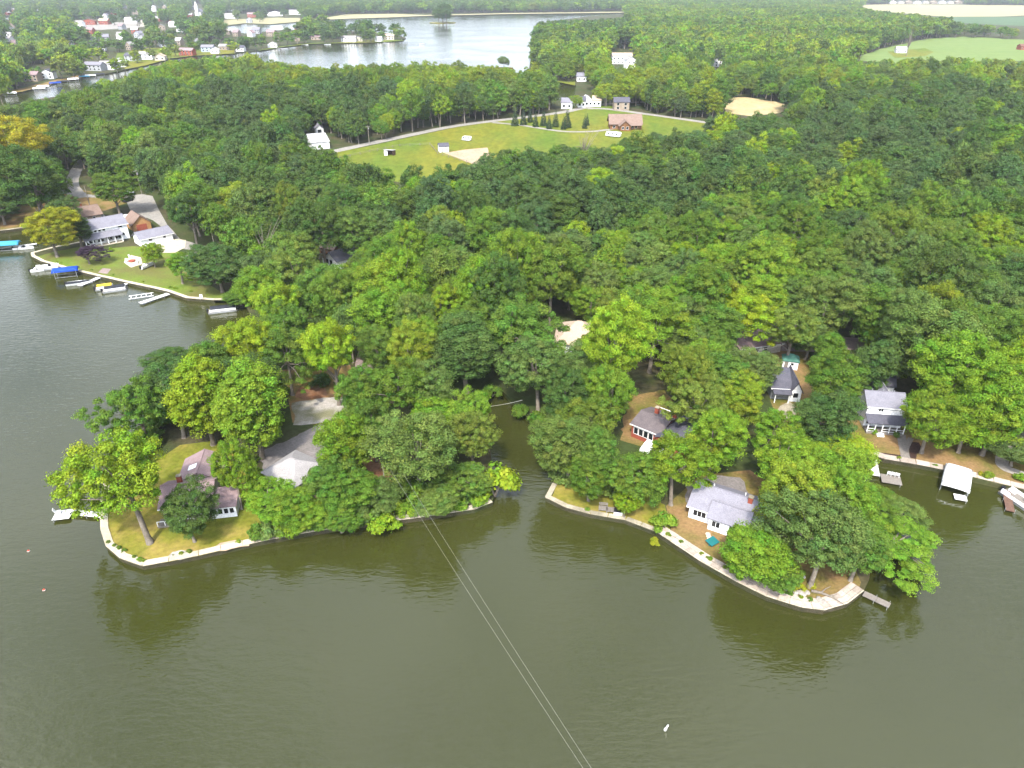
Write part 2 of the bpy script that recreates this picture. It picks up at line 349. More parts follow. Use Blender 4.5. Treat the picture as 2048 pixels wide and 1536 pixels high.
def isle(name, c, rx, ry, label):
    p = g(*c, 0); mb = MB(); pts = []
    rr = random.Random(int(c[0]))
    for k in range(20):
        t = 2*math.pi*k/20; s = rr.uniform(0.88, 1.1); pts.append((p.x+rx*math.cos(t)*s, p.y+ry*math.sin(t)*s))
    mb.prism(pts, -1.2, LZ); return tag(mb.build(name, 'lawn_dry'), label, kind='structure')
isle('small_island', (886, 46), 28, 34, 'small wooded island in the upper lake')
isle('rocky_islet', (1008, 137), 9, 5, 'rocky islet with a single tree')

# ground patches
Z1, Z2, Z3 = LZ+0.02, LZ+0.04, LZ+0.06
sheet('lawn', [(213, 1068), (222, 1097), (250, 1119), (290, 1131), (340, 1123), (400, 1111), (480, 1092), (530, 1080), (520, 1040), (500, 1000), (520, 960), (440, 880), (360, 890), (300, 930), (240, 990), (214, 1030)], Z1, 'lawn_dry', 'dry yellowing lawn around the mauve roofed house', wobble=0)
sheet('lawn', [(1100, 1000), (1130, 1014), (1180, 1028), (1250, 1040), (1312, 1062), (1345, 1080), (1330, 1010), (1240, 960), (1112, 962), (1108, 985)], Z1, 'lawn_dry', 'yellow green lawn beside the creek mouth')
sheet('lawn', [(1347, 1083), (1400, 1119), (1470, 1158), (1530, 1188), (1600, 1211), (1645, 1217), (1686, 1205), (1716, 1182), (1722, 1165), (1700, 1115), (1660, 1050), (1600, 1010), (1500, 940), (1400, 950), (1332, 1012)], Z1, 'lawn_patchy', 'worn lawn around the white cottage')
sheet('lawn', [(1640, 932), (1735, 904), (1765, 914), (1830, 925), (1885, 936), (1950, 954), (2048, 976), (2300, 1036), (2300, 900), (2000, 850), (1850, 850), (1700, 840), (1560, 800), (1540, 860)], Z1, 'lawn_patchy', 'tan and green lawn sloping to the bay seawall')
sheet('lawn', [(72, 514), (90, 522), (132, 535), (202, 552), (260, 565), (302, 574), (338, 582), (377, 596), (430, 600), (470, 601), (420, 570), (390, 520), (350, 500), (265, 492), (190, 500), (184, 489), (110, 503)], Z1, 'lawn_green', 'mown green lawn in front of the white house with veranda')
sheet('lawn', [(60, 452), (0, 460), (0, 430), (60, 400), (150, 380), (230, 385), (270, 400), (200, 425), (185, 480), (140, 468)], Z1, 'lawn_patchy', 'shaded grass beside the brown house')
sheet('lawn', [(560, 740), (700, 730), (720, 780), (690, 800), (640, 850), (585, 845), (575, 790)], Z1, 'lawn_patchy', 'patchy grass and bare ground above the gravel yard')
sheet('lawn', [(1540, 690), (1610, 690), (1640, 760), (1620, 850), (1560, 850), (1540, 800)], Z1+0.003, 'lawn_patchy', 'grass between the slate roofed house and the green roofed shed')
sheet('gravel_yard', [(584, 806), (640, 795), (700, 796), (735, 790), (745, 806), (700, 830), (640, 846), (586, 850), (590, 830)], Z2, 'gravel', 'pale gravel parking yard', wobble=0.5)
sheet('bare_ground', [(600, 775), (650, 776), (655, 792), (610, 800), (590, 795)], Z2+0.005, 'bare_soil', 'reddish bare soil beside the gravel yard', wobble=0.5)
sheet('driveway', [(520, 905), (545, 893), (585, 875), (618, 858), (640, 848), (680, 850), (660, 880), (640, 930), (600, 950), (528, 945)], Z3, 'asphalt', 'asphalt driveway before the pale hip roofed garage', wobble=0.3)
strip('path', [(735, 915), (765, 950), (800, 985), (830, 1010)], 3.0, Z1+0.006, 'bare_soil', 'reddish dirt path under the power line')
strip('lane', [(735, 795), (728, 740), (735, 690), (745, 640)], 4, Z3+0.01, 'road_pink', 'narrow lane leaving the gravel yard through the trees')
sheet('bare_ground', [(1370, 970), (1420, 950), (1480, 955), (1500, 990), (1430, 1000), (1372, 1005)], Z1+0.01, 'asphalt', 'dark paved yard behind the white cottage', wobble=0.5)
sheet('bare_ground', [(1240, 880), (1300, 900), (1350, 900), (1345, 800), (1330, 780), (1260, 790)], Z1, 'lawn_patchy', 'bare yard around the brick house', wobble=0.4)
strip('lane', [(1440, 700), (1520, 688), (1600, 690), (1690, 686), (1780, 692), (1900, 690)], 7, Z3, 'road_pink', 'pinkish lane behind the bay houses')
sheet('flower_bed', [(1763, 905), (1815, 912), (1812, 922), (1762, 914)], Z2, 'mulch', 'dark mulch bed along the bay seawall')
sheet('flower_bed', [(1812, 880), (1838, 885), (1842, 905), (1832, 918), (1815, 915), (1818, 898)], Z2, 'mulch', 'dark mulch bed beside the boardwalk', wobble=0.3)
strip('path', [(1802, 868), (1806, 890), (1812, 918)], 1.6, Z3, 'wood_grey', 'weathered boardwalk from the porch to the bay seawall')
strip('path', [(1822, 876), (1812, 896), (1806, 912)], 1.0, Z3+0.01, 'wood_grey', 'weathered branch of the boardwalk')
strip('path', [(1560, 868), (1575, 866), (1598, 862)], 0.7, Z3, 'concrete', 'narrow concrete path near the round patio')
sheet('patio', [(1560, 812), (1578, 803), (1592, 812), (1592, 828), (1572, 840), (1558, 842), (1550, 828)], Z3, 'concrete', 'round stone patio before the slate roofed house', wobble=0)
strip('path', [(2050, 860), (2020, 885), (2005, 915), (2010, 935), (2050, 950)], 2.2, Z3, 'stone', 'curved stone path by the bay')
sheet('concrete_pad', [(331, 1117), (345, 1104), (362, 1100), (378, 1102), (392, 1112), (360, 1120)], Z2, 'gravel', 'concrete ramp pad on the lawn edge', wobble=0)
sheet('gravel_bed', [(418, 1105), (440, 1086), (470, 1080), (500, 1082), (498, 1092), (450, 1102)], Z2, 'sand', 'sandy worn edge beside the seawall', wobble=0.3)
# upper lot
sheet('driveway', [(248, 392), (285, 388), (305, 392), (318, 420), (335, 450), (345, 460), (360, 478), (410, 492), (415, 502), (380, 500), (345, 494), (330, 505), (320, 500), (345, 470), (305, 440), (262, 425), (255, 408)], Z2, 'road_pale', 'wide pale driveway between the garages')
sheet('driveway', [(312, 487), (345, 478), (372, 480), (370, 495), (350, 505), (318, 506)], Z3, 'concrete_pale', 'concrete apron beside the long grey garage')
strip('lane', [(410, 500), (385, 505), (360, 520)], 3, Z3+0.01, 'road_pale', 'short side drive')
strip('lane', [(165, 395), (145, 372), (150, 345), (165, 320)], 5, Z2, 'road_pale', 'lane climbing from the brown house into the woods')
strip('lane', [(-60, 392), (80, 380), (180, 392), (250, 390)], 4, Z2+0.005, 'road_pale', 'lane through the shaded grass')
# meadow
sheet('meadow', [(655, 306), (740, 292), (830, 272), (910, 255), (1010, 240), (1115, 227), (1185, 214), (1215, 210), (1300, 230), (1445, 249), (1420, 262), (1360, 285), (1250, 310), (1100, 340), (960, 360), (800, 365), (700, 345)], Z1, 'meadow_grass', 'open grass meadow with a pony shelter and sheds')
sheet('sand_paddock', [(888, 306), (930, 299), (975, 295), (985, 330), (950, 330), (920, 318)], Z2, 'sand', 'bare sandy paddock')
strip('road', [(600, 318), (680, 300), (740, 287), (830, 268), (910, 252), (1010, 239), (1115, 226), (1180, 213), (1212, 208), (1260, 205), (1330, 203)], 6.5, Z3, 'road_pale', 'country road along the far edge of the meadow')
strip('road', [(1175, 217), (1215, 218), (1300, 229), (1440, 249), (1560, 268)], 6, Z3+0.02, 'road_pale', 'country road bending behind the log house')
strip('driveway', [(985, 245), (1040, 250), (1120, 262), (1180, 263), (1225, 258), (1245, 254)], 3.6, Z3+0.04, 'road_pale', 'pale gravel drive to the log house')
sheet('straw_field', [(1445, 196), (1490, 194), (1550, 203), (1592, 214), (1560, 226), (1500, 232), (1452, 226)], Z1, 'field_straw', 'golden straw field among the trees')
sheet('crop_field', [(1700, 118), (1760, 98), (1850, 78), (1930, 73), (2060, 80), (2400, 92), (2400, 128), (2048, 122), (1900, 126), (1780, 128)], Z1, 'field_green', 'green crop field behind the woods')
sheet('lawn', [(1775, 103), (1850, 96), (1868, 104), (1850, 112), (1790, 116)], Z2, 'meadow_grass', 'bright grass around the small white barn')
sheet('crop_field', [(1680, 12), (1760, 8.5), (2060, 10), (2300, 12), (2300, 20), (2000, 33), (1890, 33.5), (1780, 24)], Z1, 'field_tan', 'wide tan stubble field')
sheet('crop_field', [(1870, 34), (2000, 33.5), (2300, 35), (2300, 62), (2000, 50), (1920, 46)], Z1, 'field_dark', 'dark green crop field beyond the hedgerow')
sheet('clearing', [(1950, 168), (2060, 166), (2200, 168), (2200, 182), (2048, 178), (1965, 178)], Z1, 'meadow_grass', 'bright grass clearing in the woods')
sheet('town_lawn', [(235, 105), (300, 96), (400, 98), (470, 100), (470, 107), (390, 111), (340, 117), (290, 131), (250, 138), (230, 120)], Z1, 'meadow_grass', 'sunny lawns around the lakeside houses')
sheet('town_lawn', [(0, 182), (45, 176), (110, 160), (160, 150), (165, 155), (110, 166), (45, 183), (0, 189)], Z1, 'lawn_patchy', 'bank along the canal')
sheet('town_lawn', [(120, 56), (180, 45), (300, 44), (290, 54), (200, 60)], Z1, 'road_pale', 'pale yards of the lakeside town')
sheet('beach', [(625, 40), (690, 29), (790, 27.5), (850, 30), (1000, 26.5), (1000, 28.3), (850, 31.8), (780, 34.8), (700, 37.3), (640, 39.7)], Z1, 'field_tan', 'pale sandy bank of the upper lake')
sheet('beach', [(1000, 26.2), (1240, 23.5), (1300, 24), (1240, 25.3), (1000, 28.2)], Z1, 'field_tan', 'pale road bank across the upper lake')
sheet('town_lawn', [(440, 40), (560, 35), (600, 36), (600, 43), (540, 48), (490, 46), (445, 51)], Z1, 'field_tan', 'pale lots beside the small far pond')
sheet('town_lawn', [(510, 100), (560, 92), (620, 86), (700, 83), (800, 78), (808, 81), (770, 84), (700, 86), (620, 87.5), (560, 94.5), (520, 101.5)], Z1, 'meadow_grass', 'narrow grass bank of the wooded headland')
sheet('town_lawn', [(1062, 146), (1150, 160), (1150, 171), (1122, 165), (1092, 159), (1060, 149)], Z1, 'meadow_grass', 'grass bank of the upper lake inlet')
sheet('town_lawn', [(1130, 216), (1180, 208), (1190, 212), (1140, 224)], Z2, 'meadow_grass', 'grass verge by the inlet cottages')

# ---------------------------------------------------------------- seawalls: each cap block is a piece of its own
BLOCKS = {}
def seawall(name, pts, width, step, m, label, z0=-1.2, z1=LZ+0.14, inward=1, gap=0.09):
    P = [g(u, v, 0) for u, v in pts]
    root = empty(name, (P[0].x, P[0].y, 0), 0, label, 'seawall')
    base = MB(); n = 0; rr = random.Random(len(P))
    lens = [(P[i+1]-P[i]).length for i in range(len(P)-1)]
    for i in range(len(P)-1):
        d = (P[i+1]-P[i]); Ln = d.length; d.normalize(); nr = Vector((-d.y, d.x, 0))*inward
        a, b = P[i], P[i+1]
        off = P[0]
        base.prism([(a-off)[:2], (b-off)[:2], (b+nr*width*0.55-off)[:2], (a+nr*width*0.55-off)[:2]], z0, z1-0.16)
        k = max(1, round(Ln/step))
        for j in range(k):
            ln = Ln/k-gap; key = (name, round(ln, 1), width, m)
            if key not in BLOCKS:
                bx = MB().box(-round(ln, 1)/2, round(ln, 1)/2, 0, width, -0.15, 0)
                BLOCKS[key] = bx.mesh('cap_block', m)
            o = link(bpy.data.objects.new('cap_block', BLOCKS[key]), root)
            c = a.lerp(b, (j+0.5)/k)
            side = nr.dot(Vector((-d.y, d.x, 0)))
            c2 = c - nr*0.12 if side > 0 else c - nr*0.12 + nr*width
            o.location = (c2.x-off.x, c2.y-off.y, z1+rr.uniform(-0.025, 0.02)); o.rotation_euler = (0, 0, math.atan2(d.y, d.x)+rr.uniform(-0.006, 0.006)); n += 1
    base.build('footing', 'wet_concrete', root)
    return root
seawall('seawall', SHORE[24:31]+SHORE[31:38], 1.15, 3.2, 'concrete_pale', 'pale concrete seawall around the point with the mauve roofed house')
seawall('seawall', SHORE[49:55], 0.9, 3.0, 'concrete', 'low grey concrete seawall at the creek mouth lawn')
# wide promenade in two rows of slabs
def promenade(pts, label):
    P = [g(u, v, 0) for u, v in pts]; off = P[0]
    root = empty('slab_promenade', (off.x, off.y, 0), 0, label, 'seawall')
    base = MB(); rr = random.Random(5)
    for i in range(len(P)-1):
        a, b = P[i], P[i+1]; d = (b-a); Ln = d.length; d.normalize(); nr = Vector((-d.y, d.x, 0))
        base.prism([(a-off)[:2], (b-off)[:2], (b+nr*1.9-off)[:2], (a+nr*1.9-off)[:2]], -1.2, LZ-0.02)
        k = max(1, round(Ln/1.5))
        for row, (y0, w) in enumerate(((-0.1, 0.22), (0.16, 0.9), (1.1, 0.9))):
            for j in range(k):
                ln = round(Ln/k-0.05, 2); key = ('slab', ln, row)
                if key not in BLOCKS: BLOCKS[key] = MB().box(-ln/2, ln/2, 0, w-0.04, -0.12, 0).mesh('slab', 'slab_stone' if row else 'concrete_pale')
                o = link(bpy.data.objects.new('slab', BLOCKS[key]), root)
                c = a.lerp(b, (j+0.5)/k)+nr*y0
                o.location = (c.x-off.x, c.y-off.y, LZ+0.13+rr.uniform(-0.02, 0.02)); o.rotation_euler = (rr.uniform(-0.01, 0.01), 0, math.atan2(d.y, d.x)+rr.uniform(-0.008, 0.008))
    base.build('footing', 'wet_concrete', root)
promenade(SHORE[54:62], 'wide stone slab promenade around the point with the white cottage')
seawall('seawall', SHORE[67:72]+[(2160, 1014)], 1.5, 2.6, 'slab_stone', 'broad tan seawall along the bay with boat lifts')
seawall('seawall', SHORE[5:18], 1.0, 3.2, 'concrete_pale', 'pale concrete seawall below the white house with veranda')
seawall('seawall', SHORE[1:4], 0.9, 4, 'concrete', 'short seawall across the side channel')

# ---------------------------------------------------------------- buildings
def frame(p0, p1):
    a, b = g(*p0), g(*p1); d = b-a; return a, math.atan2(d.y, d.x), d.length
WIN = {}
def window(parent, w, h, loc, rz, m='white_paint', panes=1, detail=True):
    """Frame standing proud of the wall with a dark pane in it; local -y looks out."""
    k = (round(w, 2), round(h, 2), m, panes, detail)
    if k not in WIN:
        fr = MB(); t = 0.09 if detail else 0.06
        fr.box(-w/2-t, w/2+t, -0.07, 0.03, -t, 0); fr.box(-w/2-t, w/2+t, -0.07, 0.03, h, h+t)
        fr.box(-w/2-t, -w/2, -0.068, 0.03, 0, h); fr.box(w/2, w/2+t, -0.068, 0.03, 0, h)
        for i in range(1, panes): x = -w/2+w*i/panes; fr.box(x-0.04, x+0.04, -0.064, 0.03, 0, h)
        pane = MB().box(-w/2, w/2, -0.03, 0.0, 0, h)
        WIN[k] = (fr.mesh('window', m), pane.mesh('pane', 'window_glass'))
    o = link(bpy.data.objects.new('window', WIN[k][0]), parent); o.location = loc; o.rotation_euler = (0, 0, rz)
    link(bpy.data.objects.new('pane', WIN[k][1]), o)
    return o
def gable_block(root, x0, x1, y0, y1, h, rh, wallm, roofm, axis='x', over=0.4, z0=0.0, hip=0.0, trim=None):
    """Walls and a pitched roof: axis = direction of the ridge; hip = how far the ridge ends draw in."""
    w = MB()
    if axis == 'x':
        ym = (y0+y1)/2
        if hip <= 0: w.prism([(x0, y0), (x1, y0), (x1, y1), (x0, y1)], z0, z0+h); w.add([(x0, y0, z0+h), (x0, y1, z0+h), (x0, ym, z0+h+rh), (x1, y0, z0+h), (x1, y1, z0+h), (x1, ym, z0+h+rh)], [(0, 2, 1), (3, 4, 5), (0, 3, 5, 2), (1, 2, 5, 4)])
        else: w.prism([(x0, y0), (x1, y0), (x1, y1), (x0, y1)], z0, z0+h)
    else:
        xm = (x0+x1)/2
        if hip <= 0: w.prism([(x0, y0), (x1, y0), (x1, y1), (x0, y1)], z0, z0+h); w.add([(x0, y0, z0+h), (x1, y0, z0+h), (xm, y0, z0+h+rh), (x0, y1, z0+h), (x1, y1, z0+h), (xm, y1, z0+h+rh)], [(0, 1, 2), (3, 5, 4), (0, 2, 5, 3), (1, 4, 5, 2)])
        else: w.prism([(x0, y0), (x1, y0), (x1, y1), (x0, y1)], z0, z0+h)
    w.build('wall', wallm, root)
    r = MB(); t = 0.16; o = over
    if axis == 'x':
        ym = (y0+y1)/2; sl = rh/((y1-y0)/2); e = z0+h-sl*o+0.17; top = z0+h+rh+0.17; hx = hip
        A, B = (x0-o, y0-o, e), (x1+o, y0-o, e); C, D = (x1+o, y1+o, e), (x0-o, y1+o, e)
        E, F = (x0-o+(hx+o if hx else 0), ym, top), (x1+o-(hx+o if hx else 0), ym, top)
        faces = [[A, B, F, E], [C, D, E, F]] + ([[D, A, E], [B, C, F]] if hx else [])
    else:
        xm = (x0+x1)/2; sl = rh/((x1-x0)/2); e = z0+h-sl*o+0.17; top = z0+h+rh+0.17; hx = hip
        A, B = (x0-o, y0-o, e), (x1+o, y0-o, e); C, D = (x1+o, y1+o, e), (x0-o, y1+o, e)
        E, F = (xm, y0-o+(hx+o if hx else 0), top), (xm, y1+o-(hx+o if hx else 0), top)
        faces = [[D, A, E, F], [B, C, F, E]] + ([[A, B, E], [C, D, F]] if hx else [])
    for q in faces: r.slab(q, t)
    ro = r.build('roof', roofm, root)
    rc = MB()
    d = 0.09
    if E != F:
        rc.box(min(E[0], F[0])-(0 if axis == 'x' else d), max(E[0], F[0])+(0 if axis == 'x' else d), min(E[1], F[1])-(d if axis == 'x' else 0), max(E[1], F[1])+(d if axis == 'x' else 0), top-0.05, top+0.06)
        rc.build('ridge_cap', roofm, ro)
    if trim:
        f = MB()
        f.box(x0-o+0.02, x1+o-0.02, y0-o-0.05, y0-o-0.003, e-0.22, e-0.01) if (axis == 'x' or hip) else None
        if f.v: f.build('gutter', trim, ro)
    return ro
def shed_roof(root, x0, x1, y0, y1, zlo, zhi, m, over=0.25, name='roof'):
    r = MB(); r.slab([(x0-over, y0-over, zlo), (x1+over, y0-over, zlo), (x1+over, y1, zhi), (x0-over, y1, zhi)], 0.14)
    return r.build(name, m, root)
def chimney(root, x, y, z0, z1, m='brick_red', s=0.35):
    c = MB().box(x-s, x+s, y-s, y+s, z0, z1).build('chimney', m, root); MB().box(x-s-0.06, x+s+0.06, y-s-0.06, y+s+0.06, z1+0.002, z1+0.12).build('chimney_cap', 'concrete', c)
def door(root, x, y, rz=0, m='white_paint', w=0.95, h=2.05):
    d = MB().box(-w/2, w/2, -0.07, 0.02, 0.02, h).build('door', m, root); d.location = (x, y, 0.0); d.rotation_euler = (0, 0, rz)
    MB().box(w/2-0.16, w/2-0.08, -0.13, -0.072, 0.95, 1.08).build('handle', 'metal_grey', d)
def vents(root, pts, m='metal_grey'):
    for x, y, z in pts: MB().tube([(x, y, z-0.3), (x, y, z+0.35)], 0.1, 6).build('vent_pipe', m, root)

# mauve roofed house on the point
a, rz, Ln = frame((330, 1040), (427, 1029))
h = empty('lake_house', a, rz, 'house with mauve shingle roofs and a sunroom on the point with the pale seawall', 'house')
gable_block(h, 0, Ln, 0, 6.8, 2.7, 1.7, 'cream_paint', 'roof_mauve', 'x', 0.5, trim='white_paint')
gable_block(h, 1.4, Ln+0.2, 6.85, 13.2, 2.6, 1.5, 'cream_paint', 'roof_mauve', 'y', 0.45)
w = MB().box(Ln+0.02, Ln+4.0, -1.2, 3.2, 0, 2.3).build('wall', 'white_paint', h); shed_roof(h, Ln+0.02, Ln+4.0, -1.2, 3.2, 2.36, 3.1, 'roof_mauve')
for i in range(4): window(h, 0.62, 1.0, (Ln+0.65+0.9*i, -1.2, 0.9), 0)
window(h, 1.5, 1.2, (2.0, 0, 0.95), 0, panes=2); window(h, 1.5, 1.2, (5.4, 0, 0.95), 0, panes=2); window(h, 1.2, 1.1, (0, 3.5, 1.0), -math.pi/2)
door(h, Ln-0.9, 0, 0)
sk = MB().slab([(2.6, 8.5, 3.42), (4.0, 8.5, 3.9), (4.0, 9.8, 3.9), (2.6, 9.8, 3.42)], 0.12).build('skylight', 'white_vinyl', h); sk.location.z = 0.12
chimney(h, Ln*0.3, 4.6, 3.8, 5.3); vents(h, [(Ln*0.75, 2.2, 4.0), (Ln*0.5, 5.5, 3.9), (4.5, 11.0, 3.9)])
st = MB()
for i in range(3): st.box(Ln-2.2, Ln-0.1, -0.4-0.35*i, -0.05-0.35*i, 0, 0.5-0.16*i)
st.build('step', 'concrete_pale', h)
MB().box(-0.6, Ln-2.4, -2.0, -0.02, 0, 0.35).build('deck', 'wood_grey', h)
for i in range(6): MB().box(-0.6, -0.5, -2.0+0.0, -1.9, 0.35, 1.2).build('railing_post', 'white_paint', h).location.x = i*(Ln-1.9)/5
MB().box(-0.6, Ln-2.4, -1.99, -1.91, 1.2, 1.28).build('railing', 'white_paint', h)
# pale hip roofed garage
a, rz, Ln = frame((533, 966), (583, 990))
h = empty('garage', a, rz, 'garage with pale hipped roof at the end of the asphalt driveway', 'garage')
gable_block(h, 0, Ln+1.2, 0, 7.2, 2.5, 1.9, 'cream_paint', 'roof_pale', 'x', 0.5, hip=3.2)
window(h, 1.0, 0.9, (2.0, 0, 1.1), 0); d = MB().box(0.02, 0.1, 1.2, 5.6, 0.05, 2.2).build('garage_door', 'white_paint', h); d.location.x = -0.11
# white cottage on the right point
a, rz, Ln = frame((1376, 1034), (1512, 1080))
h = empty('cottage', a, rz, 'white cottage with grey shingle roof on the point with the slab promenade', 'house')
gable_block(h, 0, Ln, 0, 7.4, 2.6, 2.0, 'white_vinyl', 'roof_lavender', 'x', 0.45, trim='white_paint')
gable_block(h, 3.6, 9.4, -1.3, 3.4, 2.55, 1.45, 'white_vinyl', 'roof_lavender', 'x', 0.4)
window(h, 2.0, 1.25, (1.75, 0, 0.85), 0, panes=3); window(h, 1.2, 1.1, (4.8, -1.3, 0.9), 0, panes=2); window(h, 1.4, 1.2, (7.6, -1.3, 0.9), 0, panes=2); window(h, 1.1, 1.1, (0, 3.5, 1.0), -math.pi/2)
door(h, 6.2, -1.3); vents(h, [(2.4, 4.8, 4.2), (7.5, 5.0, 4.2), (Ln-1.5, 5.0, 4.0)], 'white_paint'); chimney(h, Ln-2.4, 3.2, 4.2, 5.4)
# brick house
a, rz, Ln = frame((1262, 873), (1310, 893))
h = empty('brick_house', a, rz, 'red brick house with slate grey low roofs among the trees', 'house')
gable_block(h, 0, Ln+0.5, 0, 7.4, 3.0, 1.1, 'brick_red', 'roof_umber', 'x', 0.35, trim='white_paint')
gable_block(h, Ln+0.55, Ln+7.0, -1.0, 7.9, 3.1, 1.3, 'brick_red', 'roof_slate', 'y', 0.35)
for i in range(4): window(h, 0.82, 1.35, (0.95+1.08*i, 0, 1.1), 0)
gd = MB().box(Ln+1.5, Ln+4.2, -1.08, -0.98, 0.05, 2.2).build('garage_door', 'white_paint', h)
chimney(h, Ln*0.45, 5.0, 3.7, 5.2); chimney(h, Ln+0.2, 6.4, 3.5, 5.0); MB().box(0.6, 4.8, 8.4, 8.55, 3.4, 3.5).build('roof_rail', 'white_paint', h).location = (0.4, -1.0, 0.35)
# slate roofed house with small gables
a, rz, Ln = frame((1543, 803), (1600, 806))
h = empty('slate_house', a, rz, 'dark slate roofed house with white gables behind the round patio', 'house')
gable_block(h, 0, Ln*0.62, 1.2, 10, 2.8, 2.3, 'grey_siding', 'roof_slate', 'x', 0.4, trim='white_paint')
gable_block(h, Ln*0.62+0.05, Ln, 0.4, 7.5, 2.7, 1.9, 'white_paint', 'roof_slate', 'y', 0.35)
window(h, 1.0, 1.1, (Ln*0.81, 0.4, 1.0), 0); window(h, 1.3, 1.2, (1.6, 1.2, 1.0), 0, panes=2); shed_roof(h, 0.2, Ln*0.6, -0.6, 1.2, 2.3, 2.75, 'roof_slate', name='porch_roof')
for x in (0.4, Ln*0.55): MB().box(x-0.08, x+0.08, -0.55, -0.39, 0, 2.3).build('porch_post', 'white_paint', h)
# green roofed shed
a, rz, Ln = frame((1563, 737), (1594, 741))
h = empty('garden_shed', a, rz, 'small white garden shed with green hipped roof', 'shed')
gable_block(h, 0, Ln, 0, 3.0, 2.1, 1.0, 'white_paint', 'roof_green', 'x', 0.25, hip=1.1); door(h, 0.8, 0, 0, 'wood_grey', 0.8, 1.85); window(h, 0.6, 0.6, (2.1, 0, 1.1), 0)
# grey and white two storey house with porch
a, rz, Ln = frame((1731, 866), (1806, 872))
h = empty('porch_house', a, rz, 'two storey white house with grey roofs and a railed porch facing the bay', 'house')
gable_block(h, 0, Ln, 2.2, 8.4, 4.9, 1.6, 'white_vinyl', 'roof_grey', 'x', 0.35, trim='white_paint')
shed_roof(h, 0, Ln, -0.2, 2.19, 2.6, 3.25, 'roof_slate', name='porch_roof')
MB().box(0, Ln, -0.1, 2.18, 0, 0.4).build('porch_floor', 'wood_grey', h)
for i in range(6): MB().box(-0.08, 0.08, -0.08, 0.08, 0.4, 2.55).build('porch_post', 'white_paint', h).location = (0.12+i*(Ln-0.24)/5, 0.02, 0)
for i in (0, 2, 3, 4):
    r_ = MB().box(0, (Ln-0.24)/5-0.2, -0.03, 0.03, 1.12, 1.2); r_.box(0, (Ln-0.24)/5-0.2, -0.03, 0.03, 0.6, 0.66)
    o = r_.build('railing', 'white_paint', h); o.location = (0.22+i*(Ln-0.24)/5, 0.02, 0)
for i in range(4): window(h, 0.9, 1.3, (0.9+i*(Ln-1.8)/3, 2.2, 0.9), 0)
window(h, 0.8, 0.7, (Ln*0.36, 2.2, 3.85), 0, panes=2)
stp = MB()
for i in range(3): stp.box(1.9, 3.2, -0.45-0.3*i, -0.12-0.3*i, 0, 0.4-0.13*i)
stp.build('step', 'white_paint', h)
gable_block(h, Ln*0.42, Ln*1.02, 8.45, 15.5, 2.8, 2.6, 'grey_siding', 'roof_grey', 'y', 0.35)
gable_block(h, Ln*0.6, Ln*1.35, 15.6, 20.0, 2.6, 2.2, 'white_paint', 'roof_slate', 'x', 0.35)
vents(h, [(1.5, 6.3, 6.2), (3.6, 6.4, 6.2), (5.6, 6.3, 6.2)])
# beige roofed building at the creek head
a, rz, Ln = frame((1110, 712), (1196, 718))
h = empty('beige_house', a, rz, 'large house with beige hipped roof above the head of the creek', 'house')
gable_block(h, 0, Ln, 0, 11.0, 3.6, 3.2, 'white_paint', 'roof_beige', 'x', 0.6, hip=4.5)
for i in range(3): window(h, 1.2, 1.3, (1.6+3.0*i, 0, 1.1), 0)
# mauve roof behind the lane
a, rz, Ln = frame((1478, 716), (1560, 704))
h = empty('lane_house', a, rz, 'low white building with mauve roof beside the pinkish lane', 'house')
gable_block(h, 0, Ln, 0, 8, 2.4, 1.4, 'cream_paint', 'roof_mauve', 'x', 0.4, trim='white_paint')
for i in range(2): window(h, 1.0, 0.9, (4.6+2.2*i, 0, 1.0), 0)

# upper lot: white house with veranda
a, rz, Ln = frame((181, 497), (266, 480))
h = empty('veranda_house', a, rz, 'two storey white house with grey roof and glazed veranda facing the lake', 'house')
gable_block(h, 1.0, Ln, 3.0, 11.0, 5.2, 2.2, 'white_vinyl', 'roof_grey', 'x', 0.5, trim='white_paint')
shed_roof(h, -1.0, Ln*0.78, -0.2, 2.99, 2.7, 3.9, 'roof_grey', name='veranda_roof')
MB().box(-0.9, Ln*0.78, -0.1, 2.98, 0, 0.3).build('veranda_floor', 'concrete_pale', h)
for i in range(6): MB().box(-0.13, 0.13, -0.13, 0.13, 0.3, 2.65).build('veranda_post', 'white_paint', h).location = (-0.8+i*(Ln*0.78+0.7)/5, 0.05, 0)
rl = MB().box(-0.8, Ln*0.78, 0.0, 0.1, 0.95, 1.05).build('railing', 'white_paint', h)
for i in range(4): window(h, 1.8, 1.7, (1.6+i*2.7, 3.0, 0.7), 0, panes=2)
for i in range(3): window(h, 0.75, 1.0, (3.4+i*1.3, 3.0, 4.1), 0)
window(h, 1.3, 0.8, (Ln-2.2, 3.0, 4.2), 0); window(h, 1.3, 0.9, (Ln-2.0, 3.0, 1.4), 0); window(h, 1.0, 1.1, (Ln, 6.5, 1.2), math.pi/2); window(h, 1.0, 1.1, (Ln, 6.5, 4.0), math.pi/2)
a, rz, Ln = frame((284, 494), (347, 480))
h = empty('long_garage', a, rz, 'long white garage with grey roof beside the veranda house', 'garage')
gable_block(h, 0, Ln, 0, 6.4, 2.5, 1.7, 'white_vinyl', 'roof_grey', 'x', 0.4, trim='white_paint')
for i in range(2): window(h, 0.9, 0.7, (3.2+4.6*i, 0, 1.4), 0)
door(h, Ln-1.2, 0, 0)
a, rz, Ln = frame((268, 464), (304, 457))
h = empty('orange_garage', a, rz, 'tan orange gabled garage with brown roof by the wide driveway', 'garage')
gable_block(h, 0, Ln, 0, 8.5, 2.6, 2.6, 'orange_siding', 'roof_brown', 'y', 0.45)
d = MB().box(1.2, Ln-1.4, -0.08, 0.02, 0.05, 2.2).build('garage_door', 'brick_red', h); window(h, 0.9, 0.9, (0, 3.5, 1.1), -math.pi/2)
